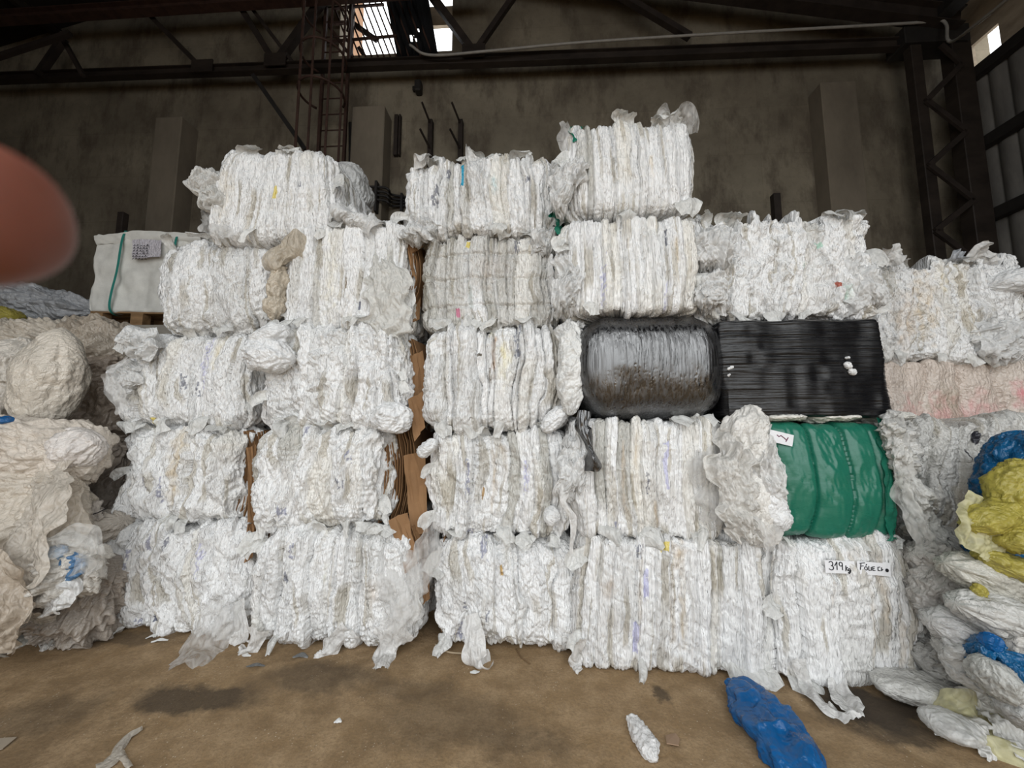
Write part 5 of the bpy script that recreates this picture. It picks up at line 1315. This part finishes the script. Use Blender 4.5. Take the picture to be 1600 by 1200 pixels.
for k, (x, y, w_, lb, t_) in enumerate(((250, 1001, .05, 'white film scrap on the floor in front of the leftmost floor bale', .75), (236, 997, .03, 'tiny white scrap next to the white film scrap at lower left', .7), (386, 1024, .035, 'small pale scrap on the floor between the two leftmost floor bales', .7),
     (530, 1127, .02, 'tiny white fleck on the open floor left of centre', .75), (742, 1051, .03, 'white scrap near the film tail of the third floor bale', .7), (400, 1042, .06, 'dark torn sliver on the floor before the bulky floor bale', .12), (470, 1028, .05, 'dark film sliver under the bulky floor bale', .14), (1395, 1072, .08, 'curl of thin film beside the long flat white bag', .7), (1478, 1152, .05, 'beige film curl on the damp floor near the yellow sheet', .55))):
    g = G(x, y)
    rs = np.random.RandomState(600 + k)
    o = link('film_scrap', sheet_mesh('film_scrap', [(-w_, rs.uniform(-.02, .02), .004), (0, rs.uniform(-.02, .02), .012), (w_, rs.uniform(-.02, .02), .004)], [.012, .035, .01], (0, 1, .2), 620 + k, .006, 8, 12, (t_, t_, t_ * .97), .1, .3), MF_SHRED)
    o.location = (g.x, g.y, .004); tag(o, lb, 'scrap')
g = G(0, 1170)
bm = bmesh.new()
vs = [bm.verts.new((G(x, y) - g) + Vector((0, 0, .008))) for x, y in ((-30, 1158), (26, 1154), (4, 1172), (-30, 1184))]
bm.faces.new(vs); bmesh.ops.recalc_face_normals(bm, faces=bm.faces[:]); bmesh.ops.solidify(bm, geom=bm.faces[:], thickness=.004)
o = link('film_scrap', bm_mesh('film_scrap', bm), plain_mat('dusty_scrap', (.36, .3, .23), .8, .1)); o.location = g
tag(o, 'flat dusty scrap at the lower left edge of the floor', 'scrap')
for k, (pts, r, lb) in enumerate((([G(680, 1008), G(700, 1020), G(735, 1023)], .006, 'pale cord on the floor left of the third floor bale tail'), ([G(806, 1015), G(815, 1028), G(828, 1038)], .004, 'thin brown twig of wire in front of the third floor bale'))):
    tag(link('cord', tube_mesh('cord', [p + Vector((0, 0, r)) for p in pts], r, 30, 6), plain_mat('cord_brown', ((.42, .33, .22), (.2, .12, .06))[k], .7, .1)), lb, 'cord')

# ---------------------------------------------------------------- the photographer's hand by the lens
def skin_mesh(name, chains, parent=None):
    bm = bmesh.new()
    sk = bm.verts.layers.skin.verify()
    made = {}
    def vert(key, co, r):
        if key not in made:
            v = bm.verts.new(co); v[sk].radius = (r, r); made[key] = v
        return made[key]
    first = True
    for ch in chains:
        prev = None
        for key, co, r in ch:
            v = vert(key, co, r)
            if first: v[sk].use_root = True; first = False
            if prev is not None and bm.edges.get((prev, v)) is None: bm.edges.new((prev, v))
            prev = v
    me = bpy.data.meshes.new(name); bm.to_mesh(me); bm.free()
    o = link(name, me, M_SKIN, parent)
    md = o.modifiers.new('skin', 'SKIN'); md.use_smooth_shade = True
    sb = o.modifiers.new('sub', 'SUBSURF'); sb.levels = 2; sb.render_levels = 3
    return o
Z0 = CAMZ
root = ('palm', (-.138, -.045, Z0 - .018), .021)
wr = [root, ('wrist', (-.158, -.095, Z0 - .055), .019), ('arm', (-.185, -.16, Z0 - .11), .024), ('arm2', (-.21, -.24, Z0 - .17), .029)]
ft = P(56, 328, .045)
fng = [wr,
    [root, ('k1', (-.135, -.008, Z0 + .004), .011), ('i1', (-.122, .026, Z0 + .018), .0095), ('i2', (-.096, .042, Z0 + .0245), .0100), ('i3', (ft.x - .012, .046, ft.z + .0002), .0104), ('i4', (ft.x, .045, ft.z), .0092)],
    [root, ('k2', (-.142, -.006, Z0 - .016), .011), ('m1', (-.132, .03, Z0 - .012), .0095), ('m2', (-.108, .034, Z0 - .010), .0088), ('m3', (-.094, .016, Z0 - .010), .008)],
    [root, ('k3', (-.146, -.010, Z0 - .036), .0105), ('r1', (-.136, .024, Z0 - .036), .009), ('r2', (-.112, .030, Z0 - .034), .0085), ('r3', (-.098, .012, Z0 - .034), .0075)],
    [root, ('k4', (-.148, -.018, Z0 - .055), .0095), ('p1', (-.14, .012, Z0 - .058), .008), ('p2', (-.12, .018, Z0 - .056), .0075), ('p3', (-.107, .004, Z0 - .055), .0068)],
    [root, ('t1', (-.115, -.06, Z0 - .005), .0125), ('t2', (-.092, -.062, Z0 + .016), .0105), ('t3', (-.072, -.052, Z0 + .026), .009)]]
hand = skin_mesh('hand', fng)
tag(hand, 'blurred fingertip of the person taking the picture, held against the left edge of the view', 'hand')
# ---------------------------------------------------------------- light and camera
sc = bpy.context.scene
w = bpy.data.worlds.new('overcast'); sc.world = w; w.use_nodes = True
nt = w.node_tree
for n in list(nt.nodes): nt.nodes.remove(n)
ow = nt.nodes.new('ShaderNodeOutputWorld'); bg = nt.nodes.new('ShaderNodeBackground')
tc = nt.nodes.new('ShaderNodeTexCoord'); sx = nt.nodes.new('ShaderNodeSeparateXYZ'); nt.links.new(tc.outputs['Generated'], sx.inputs[0])
cr = nt.nodes.new('ShaderNodeValToRGB')
cr.color_ramp.elements[0].position = 0.0; cr.color_ramp.elements[0].color = (.70, .72, .73, 1)
cr.color_ramp.elements[1].position = .6; cr.color_ramp.elements[1].color = (.96, .985, 1.0, 1)
nt.links.new(sx.outputs['Z'], cr.inputs['Fac']); nt.links.new(cr.outputs['Color'], bg.inputs['Color'])
bg.inputs['Strength'].default_value = 3.0
nt.links.new(bg.outputs[0], ow.inputs['Surface'])
pl = bpy.data.lights.new('loading_opening', 'AREA'); pl.shape = 'RECTANGLE'
pl.size = FX1 - FX0; pl.size_y = FZ
po = bpy.data.objects.new('loading_opening', pl); C.objects.link(po)
pl.cycles.is_portal = True
c_, s_ = math.cos(YAW), math.sin(YAW)
lx, ly = (FX0 + FX1) / 2, YF - .15
po.location = (c_ * lx - s_ * ly, s_ * lx + c_ * ly, FZ / 2)
po.rotation_euler = (R(90), 0, YAW)
cam = bpy.data.cameras.new('camera'); co = bpy.data.objects.new('camera', cam); C.objects.link(co)
cam.sensor_width = 36.0; cam.lens = F / 1600 * 36.0
cam.clip_start = .004; cam.clip_end = 200
cam.dof.use_dof = True; cam.dof.focus_distance = 3.0; cam.dof.aperture_fstop = cam.lens / 1.5
co.location = (0, 0, CAMZ); co.rotation_euler = (R(90) + PITCH, 0, 0)
sc.camera = co
sc.view_settings.view_transform = 'Standard'; sc.view_settings.look = 'None'
sc.view_settings.exposure = -0.03; sc.view_settings.gamma = 1.0; sc.view_settings.use_curve_mapping = False
sc.cycles.max_bounces = 8; sc.cycles.diffuse_bounces = 4; sc.cycles.transparent_max_bounces = 16
for o in bpy.data.objects:
    if '_dims' in o: del o['_dims']
